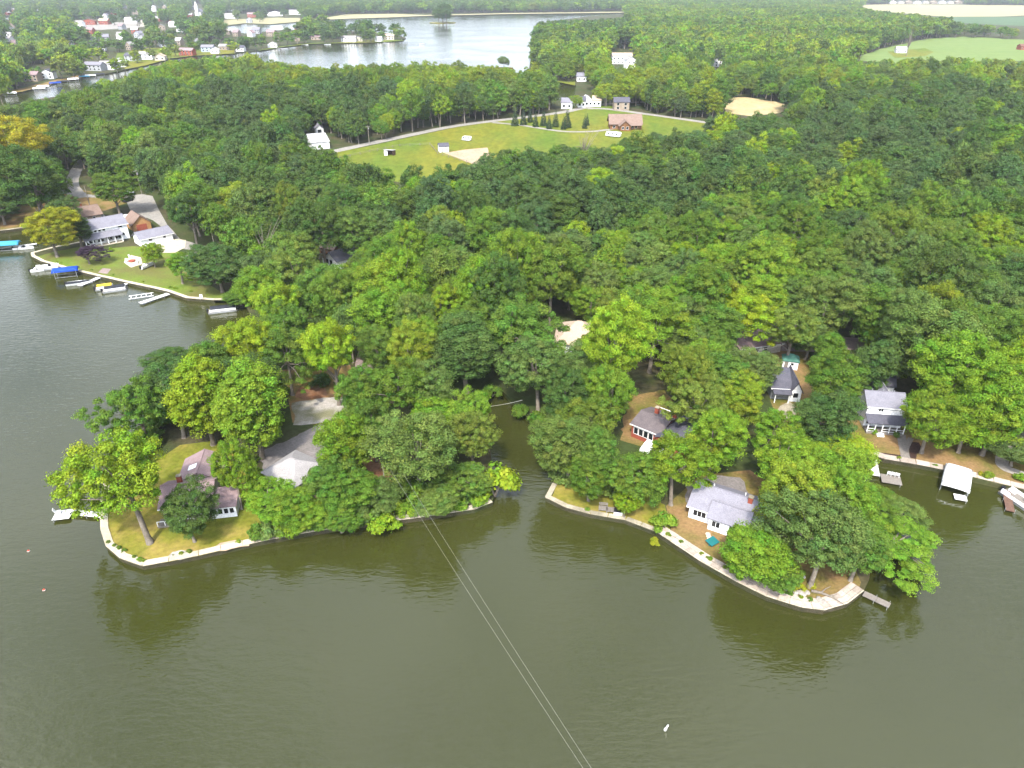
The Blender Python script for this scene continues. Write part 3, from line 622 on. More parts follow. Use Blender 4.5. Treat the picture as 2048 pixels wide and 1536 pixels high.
a, rz, Ln = frame((150, 452), (207, 442))
h = empty('brown_house', a, rz, 'long brick house with brown mauve roofs beside the shaded grass', 'house')
gable_block(h, 0, Ln, 0, 9, 2.8, 2.4, 'tan_siding', 'roof_brown', 'x', 0.5)
gable_block(h, -3.6, 2.2, -2.6, 4.0, 2.7, 1.7, 'tan_siding', 'roof_mauve', 'y', 0.45)
for i in range(3): window(h, 0.9, 1.1, (4.0+2.8*i, 0, 1.0), 0)
window(h, 1.0, 1.0, (-0.7, -2.6, 1.0), 0, panes=2); chimney(h, 4.5, 5.5, 4.5, 6.3)
# middle woods cabins
a, rz, Ln = frame((651, 530), (676, 540))
h = empty('blue_cabin', a, rz, 'white cabin with blue grey roof deep in the woods', 'cabin')
gable_block(h, 0, Ln, 0, 8.5, 2.9, 1.9, 'white_vinyl', 'roof_grey', 'y', 0.5)
window(h, 1.3, 1.5, (1.4, 0, 0.9), 0); window(h, 1.3, 1.5, (3.4, 0, 0.9), 0)
for i in range(2): MB().box(-0.1, 0.1, -0.9, -0.7, 0, 2.6).build('porch_post', 'white_paint', h).location.x = 0.3+i*(Ln-0.6)
a, rz, Ln = frame((606, 456), (636, 456))
h = empty('wood_shed', a, rz, 'small open wood shed with rust brown roof under the trees', 'shed')
shed_roof(h, 0, Ln, 0, 4.2, 2.5, 3.2, 'roof_rust'); MB().box(0.1, Ln-0.1, 3.9, 4.1, 0, 3.0).build('wall', 'wood_brown', h)
for x in (0.2, Ln/2, Ln-0.2): MB().box(x-0.09, x+0.09, 0.1, 0.28, 0, 2.45).build('post', 'wood_grey', h)
a, rz, Ln = frame((640, 506), (668, 512))
h = empty('log_store', a, rz, 'low brown shed beside the blue roofed cabin', 'shed'); gable_block(h, 0, Ln, 0, 4, 2.0, 1.1, 'log_wall', 'roof_brown', 'x', 0.3); door(h, 1.2, 0, 0, 'wood_brown')
a, rz, Ln = frame((812, 568), (862, 566))
h = empty('tan_cabin', a, rz, 'tan cabin with brown roof half hidden by crowns in the woods', 'cabin'); gable_block(h, 0, Ln, 0, 7, 2.6, 1.8, 'tan_siding', 'roof_brown', 'x', 0.4); window(h, 1.2, 1.1, (2, 0, 1.0), 0)
a, rz, Ln = frame((905, 548), (945, 556))
h = empty('grey_cabin', a, rz, 'grey roofed cabin in the woods near the yellow green tree', 'cabin'); gable_block(h, 0, Ln, 0, 7, 2.6, 1.8, 'grey_siding', 'roof_pale', 'x', 0.4); window(h, 1.2, 1.1, (2, 0, 1.0), 0)

# meadow buildings
a, rz, Ln = frame((1222, 262), (1284, 262))
h = empty('log_house', a, rz, 'brown log house with pale brown roofs standing in the meadow', 'house')
gable_block(h, 0, Ln, 4.5, 15, 3.6, 4.2, 'log_wall', 'roof_brown', 'x', 0.9)
gable_block(h, Ln*0.28, Ln*0.62, 0, 6, 3.0, 2.6, 'log_wall', 'roof_brown', 'y', 0.7)
shed_roof(h, Ln*0.64, Ln, 2.2, 4.49, 2.6, 3.5, 'roof_brown', name='porch_roof')
for i in range(4): MB().box(-0.15, 0.15, 2.3, 2.6, 0, 2.6).build('porch_post', 'log_wall', h).location.x = Ln*0.66+i*Ln*0.11
for x in (Ln*0.38, Ln*0.52): window(h, 1.3, 1.4, (x, 0, 0.9), 0)
for x in (Ln*0.72, Ln*0.84, Ln*0.12): window(h, 1.3, 1.4, (x, 4.5, 0.9), 0)
a, rz, Ln = frame((879, 305), (898, 304))
h = empty('white_shed', a, rz, 'white shed with dark grey roof beside the sandy paddock', 'shed'); gable_block(h, 0, Ln, 0, 4.5, 2.8, 1.3, 'white_vinyl', 'roof_slate', 'x', 0.3); door(h, Ln*0.3, 0, 0, 'grey_siding'); window(h, 0.7, 0.7, (Ln*0.7, 0, 1.2), 0)
a, rz, Ln = frame((768, 311), (786, 312))
h = empty('pony_shelter', a, rz, 'open fronted pony shelter in the grass meadow', 'shelter')
shed_roof(h, 0, Ln, 0, 3.6, 2.9, 2.4, 'roof_white'); MB().box(0.0, Ln, 3.4, 3.6, 0, 2.3).box(0, 0.15, 0, 3.39, 0, 2.3).box(Ln-0.15, Ln, 0, 3.39, 0, 2.3).build('wall', 'wood_brown', h)
MB().box(0.16, Ln*0.4, 0.02, 0.14, 0, 2.4).build('front_panel', 'white_paint', h)
def camper(p0, p1, label, wd=2.5, hh=2.7):
    a, rz, Ln = frame(p0, p1); c = empty('camper_trailer', a, rz, label, 'trailer')
    b = MB(); prof = [(0, 0.55), (0.15, hh-0.3), (0.6, hh), (Ln-0.5, hh), (Ln, hh-0.5), (Ln-0.2, 0.55)]
    b.add([(x, 0, z) for x, z in prof]+[(x, wd, z) for x, z in prof], [tuple(range(6)), tuple(range(11, 5, -1))]+[(i, 6+i, 6+(i+1) % 6, (i+1) % 6) for i in range(6)])
    b.build('body', 'white_vinyl', c)
    for i in range(3): window(c, 0.8, 0.6, (Ln*(0.2+0.28*i), 0, 1.5), 0, 'plastic_dark', detail=False)
    for i in range(2): MB().tube([(Ln*0.45+i*0.85, 0.02, 0.35), (Ln*0.45+i*0.85, 0.3, 0.35)], 0.35, 12).build('wheel', 'plastic_dark', c)
    MB().box(-1.2, 0, wd/2-0.1, wd/2+0.1, 0.45, 0.55).build('drawbar', 'metal_grey', c); return c
camper((1211, 273), (1239, 276), 'white camper trailer parked on grass in front of the log house')
camper((924, 282), (941, 283), 'small white trailer alone in the open meadow', 2.2, 2.4)
a, rz, Ln = frame((625, 300), (660, 297))
h = empty('white_barn', a, rz, 'barn with broad white metal roof at the road end', 'barn'); gable_block(h, 0, Ln, 0, 20, 3.6, 2.6, 'white_paint', 'roof_white', 'x', 0.4); window(h, 1.2, 1.0, (4, 0, 1.2), 0)
a, rz, Ln = frame((632, 268), (648, 267))
h = empty('dark_shed', a, rz, 'small shed with open dark front behind the white roofed barn', 'shed'); gable_block(h, 0, Ln, 0, 6, 2.8, 2.0, 'white_paint', 'roof_grey', 'y', 0.4); MB().box(1.2, Ln-1.2, -0.09, 0.01, 0.05, 2.4).build('garage_door', 'window_glass', h)  # dark front panel paints the shade inside the open shed

# far houses, each with walls, roof and windows
def far_house(u, v, wpx, wallm, roofm, label, depth=9, h=4.5, rh=2.5, axis='x', rz=0.0, kind='house', name='far_house', hip=0):
    p = g(u, v); ws = wpx*p.length/FPX if False else wpx*math.hypot(p.y, CAM_H)/FPX
    o = empty(name, p, rz, label, kind); x = ws/2
    gable_block(o, -x, x, 0, depth, h, rh, wallm, roofm, axis, 0.5, hip=hip)
    n = max(2, int(ws/4))
    for i in range(n):
        for zz in ((0.9, h/2+0.6) if h > 4.8 else (1.2,)):
            window(o, 1.5, 1.5, (-x+ws*(i+0.5)/n, 0, zz), 0, detail=False)
    return o
FH = [
 (62, 163, 26, 'tan_siding', 'roof_mauve', 'tan canal house with mauve roof under the dark trees'), (95, 158, 22, 'white_vinyl', 'roof_slate', 'white canal house with big windows and dark roof'),
 (186, 142, 34, 'grey_siding', 'roof_grey', 'wide grey roofed house above the canal bend'), (214, 140, 26, 'white_vinyl', 'roof_pale', 'white two storey house above the canal bend'), (238, 134, 22, 'white_vinyl', 'roof_white', 'white house beside a round dark tree on the canal'),
 (262, 122, 24, 'grey_siding', 'roof_slate', 'grey house with dark slate roof on the sunny lakeside lawns'), (292, 119, 24, 'white_vinyl', 'roof_pale', 'pale white house on the sunny lakeside lawns'), (320, 121, 18, 'cream_paint', 'roof_beige', 'cream house with beige roof on the lakeside lawns'),
 (372, 111, 26, 'brick_red', 'roof_mauve', 'red brick lakeside house with mauve roof'), (415, 104, 22, 'blue_siding', 'roof_grey', 'pale blue lakeside house with grey roof'), (430, 107, 14, 'white_vinyl', 'roof_white', 'small white boathouse beside the blue lakeside house'), (448, 100, 20, 'tan_siding', 'roof_pale', 'tan lakeside house next to the dark conifers'),
 (480, 103, 14, 'white_vinyl', 'roof_slate', 'small white house under trees at the water'), (545, 95, 16, 'white_vinyl', 'roof_pale', 'white lakeside house by a long dock'), (632, 80, 18, 'tan_siding', 'roof_mauve', 'pinkish house tucked under headland trees'),
 (697, 84, 26, 'white_vinyl', 'roof_pale', 'large white house with many windows on the headland shore'), (716, 83, 16, 'cream_paint', 'roof_grey', 'cream house beside the large white headland house'), (756, 83, 12, 'white_vinyl', 'roof_white', 'small white cottage near the headland tip'), (776, 80, 22, 'cream_paint', 'roof_beige', 'pale pink roofed house at the headland tip'),
 (308, 23, 7, 'white_paint', 'roof_white', 'white tall building rising over the town trees'), (92, 44, 20, 'white_paint', 'roof_white', 'flat white town building on the pale yards'), (152, 54, 24, 'white_vinyl', 'roof_pale', 'white town building with long pale roof'), (178, 50, 22, 'brick_red', 'roof_rust', 'red brick town building with rust roof'), (207, 49, 18, 'brick_red', 'roof_beige', 'brick town building with beige roof'), (262, 46, 22, 'white_vinyl', 'roof_white', 'long white town building at the pale yards'), (285, 52, 14, 'cream_paint', 'roof_grey', 'cream town house with grey roof'),
 (460, 37, 24, 'white_vinyl', 'roof_pale', 'white building above the small far pond'), (505, 35, 18, 'brick_red', 'roof_mauve', 'brick building above the small far pond'), (550, 32, 26, 'white_vinyl', 'roof_white', 'long white building along the far shore lots'), (590, 29, 22, 'white_paint', 'roof_pale', 'pale building along the far shore lots'), (640, 30, 16, 'white_paint', 'roof_white', 'white building behind the sandy far bank'), (360, 40, 12, 'white_vinyl', 'roof_white', 'small white roof among town trees'), (395, 66, 12, 'white_vinyl', 'roof_pale', 'white house hidden in trees behind the lakeside lawns'),
 (1244, 128, 36, 'white_vinyl', 'roof_beige', 'very large white house with beige roof beside dark pines'), (1262, 137, 18, 'white_vinyl', 'roof_pale', 'white garage below the very large white house'), (1163, 163, 18, 'white_vinyl', 'roof_grey', 'white gabled house on the inlet bank'), (1108, 152, 14, 'grey_siding', 'roof_pale', 'grey house behind the inlet bank trees'), (1180, 145, 12, 'cream_paint', 'roof_beige', 'cream house in the trees above the inlet'), (1120, 130, 10, 'tan_siding', 'roof_rust', 'rust roofed house among trees near the upper lake'), (1192, 98, 14, 'white_vinyl', 'roof_white', 'white roofed house in the woods by the upper lake'), (1095, 88, 16, 'white_vinyl', 'roof_white', 'white lakeshore house under round trees'),
 (1133, 218, 20, 'white_vinyl', 'roof_grey', 'white inlet cottage with grey roof'), (1163, 215, 14, 'white_vinyl', 'roof_slate', 'white inlet cottage with dark porch'), (1177, 213, 14, 'white_vinyl', 'roof_white', 'bright white gabled inlet cottage'), (1193, 213, 16, 'white_vinyl', 'roof_beige', 'inlet cottage with orange beige roof'), (1243, 221, 28, 'tan_siding', 'roof_slate', 'long low dark roofed shed by the road fork'),
 (1432, 134, 22, 'white_vinyl', 'roof_white', 'house with pale roof alone in the woods'), (1803, 106, 18, 'white_paint', 'roof_white', 'small white barn on bright grass by the crop field'), (2046, 100, 10, 'brick_red', 'roof_rust', 'red barn at the end of the hedgerow'),
]
for i, (u, v, wp, wm_, rm_, lab) in enumerate(FH):
    cat = 'barn' if 'barn' in lab else ('shed' if 'shed' in lab or 'garage' in lab else ('building' if 'building' in lab else 'house'))
    tall = 5.4 if wp > 20 else 4.2
    if 'very large' in lab: tall = 8.0
    if 'tall building' in lab: tall = 12
    if v < 60 and 'tall' not in lab: tall = 7.0
    far_house(u, v, wp, wm_, rm_, lab, depth=12 if v < 60 else 9, h=tall, rh=3.5 if v < 60 else 2.4, axis='y' if i % 3 == 1 else 'x', rz=[0.0, 0.18, -0.15][i % 3], kind=cat, name={'barn': 'barn', 'shed': 'shed', 'building': 'town_building', 'house': 'far_house'}[cat])
for i in range(9):
    far_house(1786+i*16.5, 7.5+0.3*(i % 2), 11, ['white_vinyl', 'cream_paint', 'tan_siding'][i % 3], ['roof_pale', 'roof_grey', 'roof_beige'][i % 3], 'pale suburban house in the row along the tan stubble field', depth=14, h=6, rh=4.5, axis='y', name='row_house')['group'] = 'suburban houses in a row behind the stubble field'
rh_ = random.Random(21); TOWN = []
while len(TOWN) < 56:
    u = rh_.uniform(10, 620); v = rh_.uniform(16, 104)
    if v > 118-u*0.06 or any(abs(u-a)+3*abs(v-b) < 26 for a, b in TOWN) or any(abs(u-q[0])+3*abs(v-q[1]) < 30 for q in FH): continue
    p = g(u, v)
    if not on_land(np.array([p.x-12, p.x+12, p.x]), np.array([p.y, p.y, p.y+25])).all(): continue
    TOWN.append((u, v)); k = rh_.randrange(4); wn_ = ('white', 'tan', 'grey', 'brick')[k]
    far_house(u, v, rh_.uniform(9, 15)*(1.0 if v > 45 else 0.8), ('white_vinyl', 'tan_siding', 'grey_siding', 'brick_red')[k], rh_.choice(['roof_pale', 'roof_grey', 'roof_white', 'roof_mauve']), f'small {wn_} house half hidden among the town trees across the canal', depth=10, h=6, rh=3.5, axis=rh_.choice('xy'), rz=rh_.uniform(-0.4, 0.4), name='town_house')['group'] = f'small {wn_} houses among the town trees'
TOWN_CLEAR = [[(u-6, v-6), (u+6, v-6), (u+6, v+1), (u-6, v+1)] for u, v in TOWN]
# church spire
p = g(397, 34); ch = empty('church', p, 0, 'white church with a tall pointed spire above the town trees', 'church')
MB().box(-7, 7, 0, 24, 0, 10).build('nave', 'white_paint', ch); MB().slab([(-7.5, -0.5, 10), (0, -0.5, 17), (0, 24.5, 17), (-7.5, 24.5, 10)], 0.3).slab([(7.5, -0.5, 10), (0, -0.5, 17.0), (0, 24.5, 17.0), (7.5, 24.5, 10)], 0.3).build('roof', 'roof_grey', ch)
tw = MB().box(-3, 3, -6, -0.02, 0, 22).build('tower', 'white_paint', ch); MB().add([(-3.2, -6.2, 22.003), (3.2, -6.2, 22.003), (3.2, 0.2, 22.003), (-3.2, 0.2, 22.003), (0, -3, 34)], [(0, 3, 2, 1), (0, 1, 4), (1, 2, 4), (2, 3, 4), (3, 0, 4)]).build('spire', 'white_paint', tw)

# ---------------------------------------------------------------- docks and boats
def dock(p0, p1, width, m, label, z=0.55, name='dock', sec=2.4):
    a, b = g(*p0, z), g(*p1, z); d = b-a; Ln = d.length
    r = empty(name, (a.x, a.y, 0), math.atan2(d.y, d.x), label, 'dock'); n = max(1, round(Ln/sec)); s = Ln/n
    for i in range(n):
        MB().box(i*s+0.015, (i+1)*s-0.015, -width/2, width/2, z-0.1, z).build('deck_section', m, r)
        for y in (-width/2-0.05, width/2+0.05):
            MB().tube([((i+0.9)*s, y, -1.5), ((i+0.9)*s, y, z+0.25)], 0.045, 6).build('post', 'metal_grey', r)
    return r
def pontoon(u, v, rz, label, ln=7.0, wd=2.5, cover=None, seats=True):
    r = empty('pontoon_boat', g(u, v, 0), rz, label, 'boat')
    for y in (-wd/2+0.35, wd/2-0.35): MB().tube([(-ln/2, y, 0.12), (ln/2-0.5, y, 0.12), (ln/2, y, 0.3)], [0.3, 0.3, 0.1], 10).build('pontoon', 'metal_grey', r, True)
    MB().box(-ln/2, ln/2-0.2, -wd/2, wd/2, 0.44, 0.52).build('deck', 'wood_grey', r)
    f = MB(); h = 1.15
    f.box(-ln/2+0.4, ln/2-0.5, -wd/2, -wd/2+0.06, 0.53, h); f.box(-ln/2+0.4, ln/2-0.5, wd/2-0.06, wd/2, 0.53, h); f.box(ln/2-0.5, ln/2-0.44, -wd/2, wd/2, 0.53, h); f.build('side_rail', 'white_paint', r)
    if cover:
        c = MB(); n = 7
        pts = [(-wd/2+0.07)+(wd-0.14)*k/(n-1) for k in range(n)]
        for x0, x1 in ((-ln/2+0.6, ln/2-0.6),):
            vs = [(x0, y, 1.2+0.45*math.sin(math.pi*k/(n-1))) for k, y in enumerate(pts)]+[(x1, y, 1.2+0.45*math.sin(math.pi*k/(n-1))) for k, y in enumerate(pts)]
            c.add(vs, [(k, k+n, k+n+1, k+1) for k in range(n-1)]+[tuple(range(n)), tuple(range(2*n-1, n-1, -1))])
        c.build('cover', cover, r)
    else:
        for x, y in ((-ln/2+1.0, wd/2-0.5), (-ln/2+1.0, -wd/2+0.5), (ln/2-1.4, wd/2-0.5), (ln/2-1.4, -wd/2+0.5)):
            s_ = MB().box(x-0.6, x+0.6, y-0.3, y+0.3, 0.53, 0.95); s_.box(x-0.6, x+0.6, y+(0.18 if y > 0 else -0.32), y+(0.32 if y > 0 else -0.18), 0.951, 1.3); s_.build('seat', 'white_vinyl', r)
        MB().box(0.2, 0.8, 0.3, 0.9, 0.53, 1.45).build('console', 'plastic_dark', r)
    MB().box(-ln/2-0.45, -ln/2+0.02, -0.25, 0.25, 0.1, 1.1).build('outboard_motor', 'plastic_dark', r)
    return r
def speedboat(u, v, rz, label, ln=6.0, wd=2.2, cover=None, m='white_vinyl'):
    r = empty('motor_boat', g(u, v, 0), rz, label, 'boat'); hl = MB(); st = [(-ln/2, 1.0), (-ln/6, 1.0), (ln/6, 0.88), (ln/3, 0.55), (ln/2, 0.03)]
    vs = []; 
    for x, k in st: vs += [(x, -wd/2*k, 0.75+0.1*(x/ln)), (x, -wd/2*k*0.75, 0.05), (x, 0, -0.25), (x, wd/2*k*0.75, 0.05), (x, wd/2*k, 0.75+0.1*(x/ln))]
    fs = [(5*i+j, 5*i+j+1, 5*i+j+6, 5*i+j+5) for i in range(4) for j in range(4)]+[(4, 3, 2, 1, 0)]
    hl.add(vs, fs); hl.build('hull', m, r)
    dk = MB(); dk.add([(ln/12, -wd/2*0.9, 0.76), (ln/3, -wd/2*0.53, 0.785), (ln/2, 0, 0.8), (ln/3, wd/2*0.53, 0.785), (ln/12, wd/2*0.9, 0.76)], [(0, 1, 2, 3, 4)]); dk.slab([(-ln/2, -wd/2*0.98, 0.69), (ln/12, -wd/2*0.9, 0.69), (ln/12, wd/2*0.9, 0.69), (-ln/2, wd/2*0.98, 0.69)], 0.05); dk.build('deck', cover or 'grey_siding', r)
    if not cover:
        ws = MB().slab([(ln/10, -wd*0.4, 0.78), (ln/10, wd*0.4, 0.78), (-ln/30, wd*0.36, 1.2), (-ln/30, -wd*0.36, 1.2)], 0.04); ws.build('windscreen', 'window_glass', r)
        for y in (-0.5, 0.5): MB().box(-ln/5, -ln/5+0.6, y-0.3, y+0.3, 0.7, 1.05).build('seat', 'white_vinyl', r)
    MB().box(-ln/2-0.4, -ln/2+0.01, -0.2, 0.2, 0.2, 1.1).build('outboard_motor', 'plastic_dark', r); return r
def lift(u, v, rz, label, cover, ln=7.5, wd=3.4, zz=2.3, arch=0.6):
    r = empty('boat_lift', g(u, v, 0), rz, label, 'boat lift')
    for x in (-ln/2+0.7, ln/2-0.7):
        for y in (-wd/2+0.12, wd/2-0.12): MB().tube([(x, y, -1.5), (x, y, zz+0.1)], 0.07, 6).build('post', 'metal_grey', r)
    n = 11; c = MB(); Y = [-wd/2+wd*k/(n-1) for k in range(n)]; Zs = [zz-0.35*(1 if k in (0, n-1) else 0)+arch*math.sin(math.pi*k/(n-1))**0.6 for k in range(n)]
    vs = []
    X = [-ln/2, -ln/2+0.35, ln/2-0.35, ln/2]; dz = [-0.5, 0, 0, -0.5]
    for x, q in zip(X, dz): vs += [(x, y, z+q*(1 if 0 < k < n-1 else 0.4)) for k, (y, z) in enumerate(zip(Y, Zs))]
    c.add(vs, [(i*n+k, (i+1)*n+k, (i+1)*n+k+1, i*n+k+1) for i in range(3) for k in range(n-1)])
    o = c.build('canopy', cover, r, True); md = o.modifiers.new('thickness', 'SOLIDIFY'); md.thickness = 0.04
    MB().box(-ln/2+0.6, ln/2-0.6, -wd/2+0.1, -wd/2+0.2, 0.3, 0.4).box(-ln/2+0.6, ln/2-0.6, wd/2-0.2, wd/2-0.1, 0.3, 0.4).build('cradle', 'metal_grey', r)
    return r
def chair(p, rz, m, label, group=None):
    r = empty('garden_chair', p, rz, label, 'chair', group)
    MB().box(-0.35, 0.35, -0.35, 0.35, 0.34, 0.42).build('seat', m, r); MB().slab([(-0.35, 0.36, 0.43), (0.35, 0.36, 0.43), (0.35, 0.62, 1.15), (-0.35, 0.62, 1.15)], 0.06).build('backrest', m, r)
    for x in (-0.32, 0.32):
        for y in (-0.3, 0.3): MB().box(x-0.04, x+0.04, y-0.04, y+0.04, 0, 0.335).build('leg', m, r)
# left tip
d0 = dock((206, 1030), (142, 1024), 1.2, 'dock_white', 'white walkway dock under the big bright tree at the point')
dp = dock((143, 1027), (108, 1031), 2.4, 'dock_white', 'white square swim platform off the point', name='swim_platform')
chair(g(118, 1027, 0.55), 2.0, 'white_paint', 'white chair on the swim platform')
dock((1727, 1186), (1780, 1211), 1.15, 'wood_grey', 'narrow grey dock off the slab promenade')
dock((1741, 914), (1748, 950), 2.0, 'dock_white', 'white dock beside the bay boat platform')
dock((1722, 920), (1740, 935), 2.8, 'dock_white', 'wide white platform half under the bright tree')
pf = dock((1762, 955), (1803, 962), 2.6, 'wood_grey', 'grey floating platform with chairs in the bay', name='floating_platform')
for i, x in enumerate((1778, 1786, 1794)): chair(g(x, 950+i*1.5, 0.55), 2.6, 'white_paint', 'white chair on the grey floating platform', 'chairs on the floating platform')
lift(1909, 970, math.atan2(*(lambda d: (d.y, d.x))(g(1905, 995, 0)-g(1914, 946, 0))), 'boat lift with large white canopy in the bay', 'canvas_white', 7.4, 4.4, 2.0, 0.14)
dock((1908, 992), (1934, 997), 1.6, 'dock_white', 'short white dock beside the white boat lift')
dock((2013, 982), (2021, 1022), 1.3, 'wood_brown', 'brown dock beside the moored pontoon boat')
pontoon(2042, 1008, -1.25, 'white pontoon boat with seats moored at the brown dock', 7.0, 2.6)
# upper lot boats
lift(135, 553, 0.35, 'boat lift with bright blue canopy below the veranda house', 'canvas_blue', 7.2, 3.2)
speedboat(160, 568, 0.35, 'white motor boat with dark cover beside the blue lift', 7.0, 2.4, 'canvas_black')
dock((207, 551), (158, 571), 1.6, 'dock_white', 'white dock beside the blue canopied lift')
pontoon(96, 538, 0.4, 'white pontoon boat at the tip of the green lawn', 7.0, 2.4)
speedboat(75, 543, 0.4, 'small white jet boat outside the pontoon boat', 3.6, 1.3)
dock((260, 564), (238, 573), 1.3, 'dock_white', 'short white dock beside the black covered pontoon boat')
pontoon(231, 581, 0.42, 'black covered pontoon boat at the short white dock', 6.4, 2.5, 'canvas_black')
wb = pontoon(211, 578, 0.42, 'yellow inflatable raft boat near the black covered boat', 5.0, 2.0, 'plastic_yellow')
dock((337, 587), (280, 606), 1.7, 'dock_white', 'long white dock past the empty lift')
fr_ = empty('empty_lift', g(283, 594, 0), 0.42, 'empty boat lift frame beside the long white dock', 'boat lift')
for y in (-1.2, 1.2): MB().box(-3.2, 3.2, y-0.08, y+0.08, 0.3, 0.42).build('rail', 'white_paint', fr_)
for x in (-2.6, -1.3, 0, 1.3, 2.6): MB().box(x-0.06, x+0.06, -1.11, 1.11, 0.28, 0.38).build('crossbar', 'white_paint', fr_)
pontoon(447, 622, 0.3, 'pontoon boat with black top moored under the shore trees', 7.5, 2.6, 'canvas_black')
lift(14, 500, 0.25, 'boat lift with cyan canopy in the side channel', 'canvas_cyan', 9.0, 3.6)
dock((-30, 500), (74, 487), 1.2, 'dock_white', 'long white dock in the side channel')
speedboat(48, 498, 0.25, 'white motor boat tied to the side channel dock', 6.0, 2.2)
# far canal boats
for i, (u, v, cv) in enumerate([(22, 192, 'canvas_white'), (80, 182, 'canvas_white'), (88, 178, 'canvas_white'), (112, 171, 'canvas_blue'), (126, 168, 'canvas_black'), (148, 163, 'canvas_white'), (170, 158, 'canvas_cyan'), (182, 156, 'canvas_white'), (200, 153, 'canvas_black')]):
    lift(u, v, 0.5, {'canvas_white': 'white canopied boat lift along the far canal bank', 'canvas_blue': 'blue canopied boat lift along the far canal bank', 'canvas_black': 'black canopied boat lift along the far canal bank', 'canvas_cyan': 'cyan canopied boat lift along the far canal bank'}[cv], cv, 9, 4)['group'] = cv.split('_')[1]+' canopied lifts along the far canal'
dock((545, 96), (575, 97), 2.5, 'dock_white', 'long white dock at the headland root')
for u, v, lb in ((610, 90, 'small white boat moored near the pinkish headland house'), (655, 89.5, 'white motor boat moored beside the headland trees'), (772, 87, 'red brown boat at the headland tip')):
    speedboat(u, v, 0.1, lb, 9, 3.2)
speedboat(844, 88, 3.0, 'motor boat leaving a wake on the upper lake', 8, 3.0)
# buoys
def buoy(u, v, label, m, s=1.0, tall=False):
    r = empty('buoy', g(u, v, 0), 0, label, 'buoy'); r.scale = (1, 1, 1) if tall else (0.65, 0.65, 0.65)
    if tall:
        MB().lathe([(0.0, -0.3), (0.16, -0.28), (0.17, 0.25), (0.10, 0.42), (0.095, 1.05), (0.06, 1.12), (0.0, 1.13)]).build('body', m, r, True); r.rotation_euler = (0.1, 0.22, 0)
        MB().lathe([(0.18, 0.16), (0.185, 0.2), (0.185, 0.24), (0.18, 0.26)]).build('band', 'metal_grey', r)
    else:
        MB().lathe([(0.0, -0.28), (0.2, -0.18), (0.3, 0.0), (0.26, 0.15), (0.14, 0.26), (0.05, 0.29), (0.05, 0.4), (0.0, 0.41)]).build('body', m, r, True)
        MB().lathe([(0.31, -0.02), (0.315, 0.0), (0.315, 0.05), (0.3, 0.07)]).build('band', 'canvas_white', r)
buoy(1330, 1460, 'tall white marker buoy floating alone in open water', 'canvas_white', tall=True)
buoy(57, 1102, 'red ball buoy off the point, farther from the lawn', 'plastic_red'); buoy(88, 1180, 'red ball buoy off the point, closer to open water', 'plastic_red')

# ---------------------------------------------------------------- poles and wires
def pole(u, v, h, label, arm=True, rz=0.3):
    p = g(u, v); r = empty('utility_pole', p, rz, label, 'utility pole')
    MB().tube([(0, 0, -0.3), (0, 0, h)], [0.17, 0.11], 8).build('post', 'wood_pole', r)
    if arm:
        MB().box(-1.1, 1.1, -0.12, 0.0, h-0.62, h-0.5).build('crossarm', 'wood_pole', r)
        for x in (-1.0, -0.4, 0.4, 1.0): MB().tube([(x, -0.06, h-0.5), (x, -0.06, h-0.3)], 0.05, 6).build('insulator', 'grey_siding', r)
        MB().tube([(0.32, 0, h-1.9), (0.32, 0, h-1.1)], 0.24, 10).build('transformer', 'metal_grey', r)
    return p
pA = pole(772, 985, 9.5, 'utility pole with transformer among trees above the point seawall', rz=0.6)
pole(284, 389, 10, 'utility pole at the far side of the wide driveway'); pole(182, 419, 9, 'utility pole beside the brown house', False); pole(430, 497, 8, 'short pole by the side drive in the woods', False)
pole(739, 290, 10, 'utility pole beside the country road and meadow'); pole(1212, 214, 11, 'utility pole at the country road fork'); pole(1253, 775, 10.5, 'utility pole in the woods behind the brick house'); pole(1850, 12, 22, 'tall pole at the stubble field edge', False)
def wire(name, a, b, sag, label, rad=0.022):
    pts = []
    for k in range(25):
        t = k/24; p = a.lerp(b, t); p.z -= sag*4*t*(1-t); pts.append(p)
    o = MB().tube([p-pts[0] for p in pts], rad, 5).build(name, 'wire'); o.location = pts[0]; return tag(o, label, 'power line', 'paired power lines over the lake' if 'paired' in label else None)
e1, e2 = g(1172, 1536, 9.0), g(1190, 1536, 9.2)
top1, top2 = Vector((pA.x-0.5, pA.y-0.3, pA.z+9.2)), Vector((pA.x+0.8, pA.y+0.5, pA.z+9.3))
for t0, e in ((top1, e1), (top2, e2)):
    far = t0 + (e-t0)*2.2; far.z = 10.5
    wire('power_line', t0, far, 2.0, 'one of two paired pale power lines crossing the open lake', 0.011)
wire('service_wire', g(925, 815, 9), g(1045, 800, 9), 0.5, 'single pale wire crossing the creek head', 0.03)
wire('service_wire', g(1500, 702, 7), g(1572, 688, 8), 0.2, 'service wire over the mauve roof by the lane', 0.025)

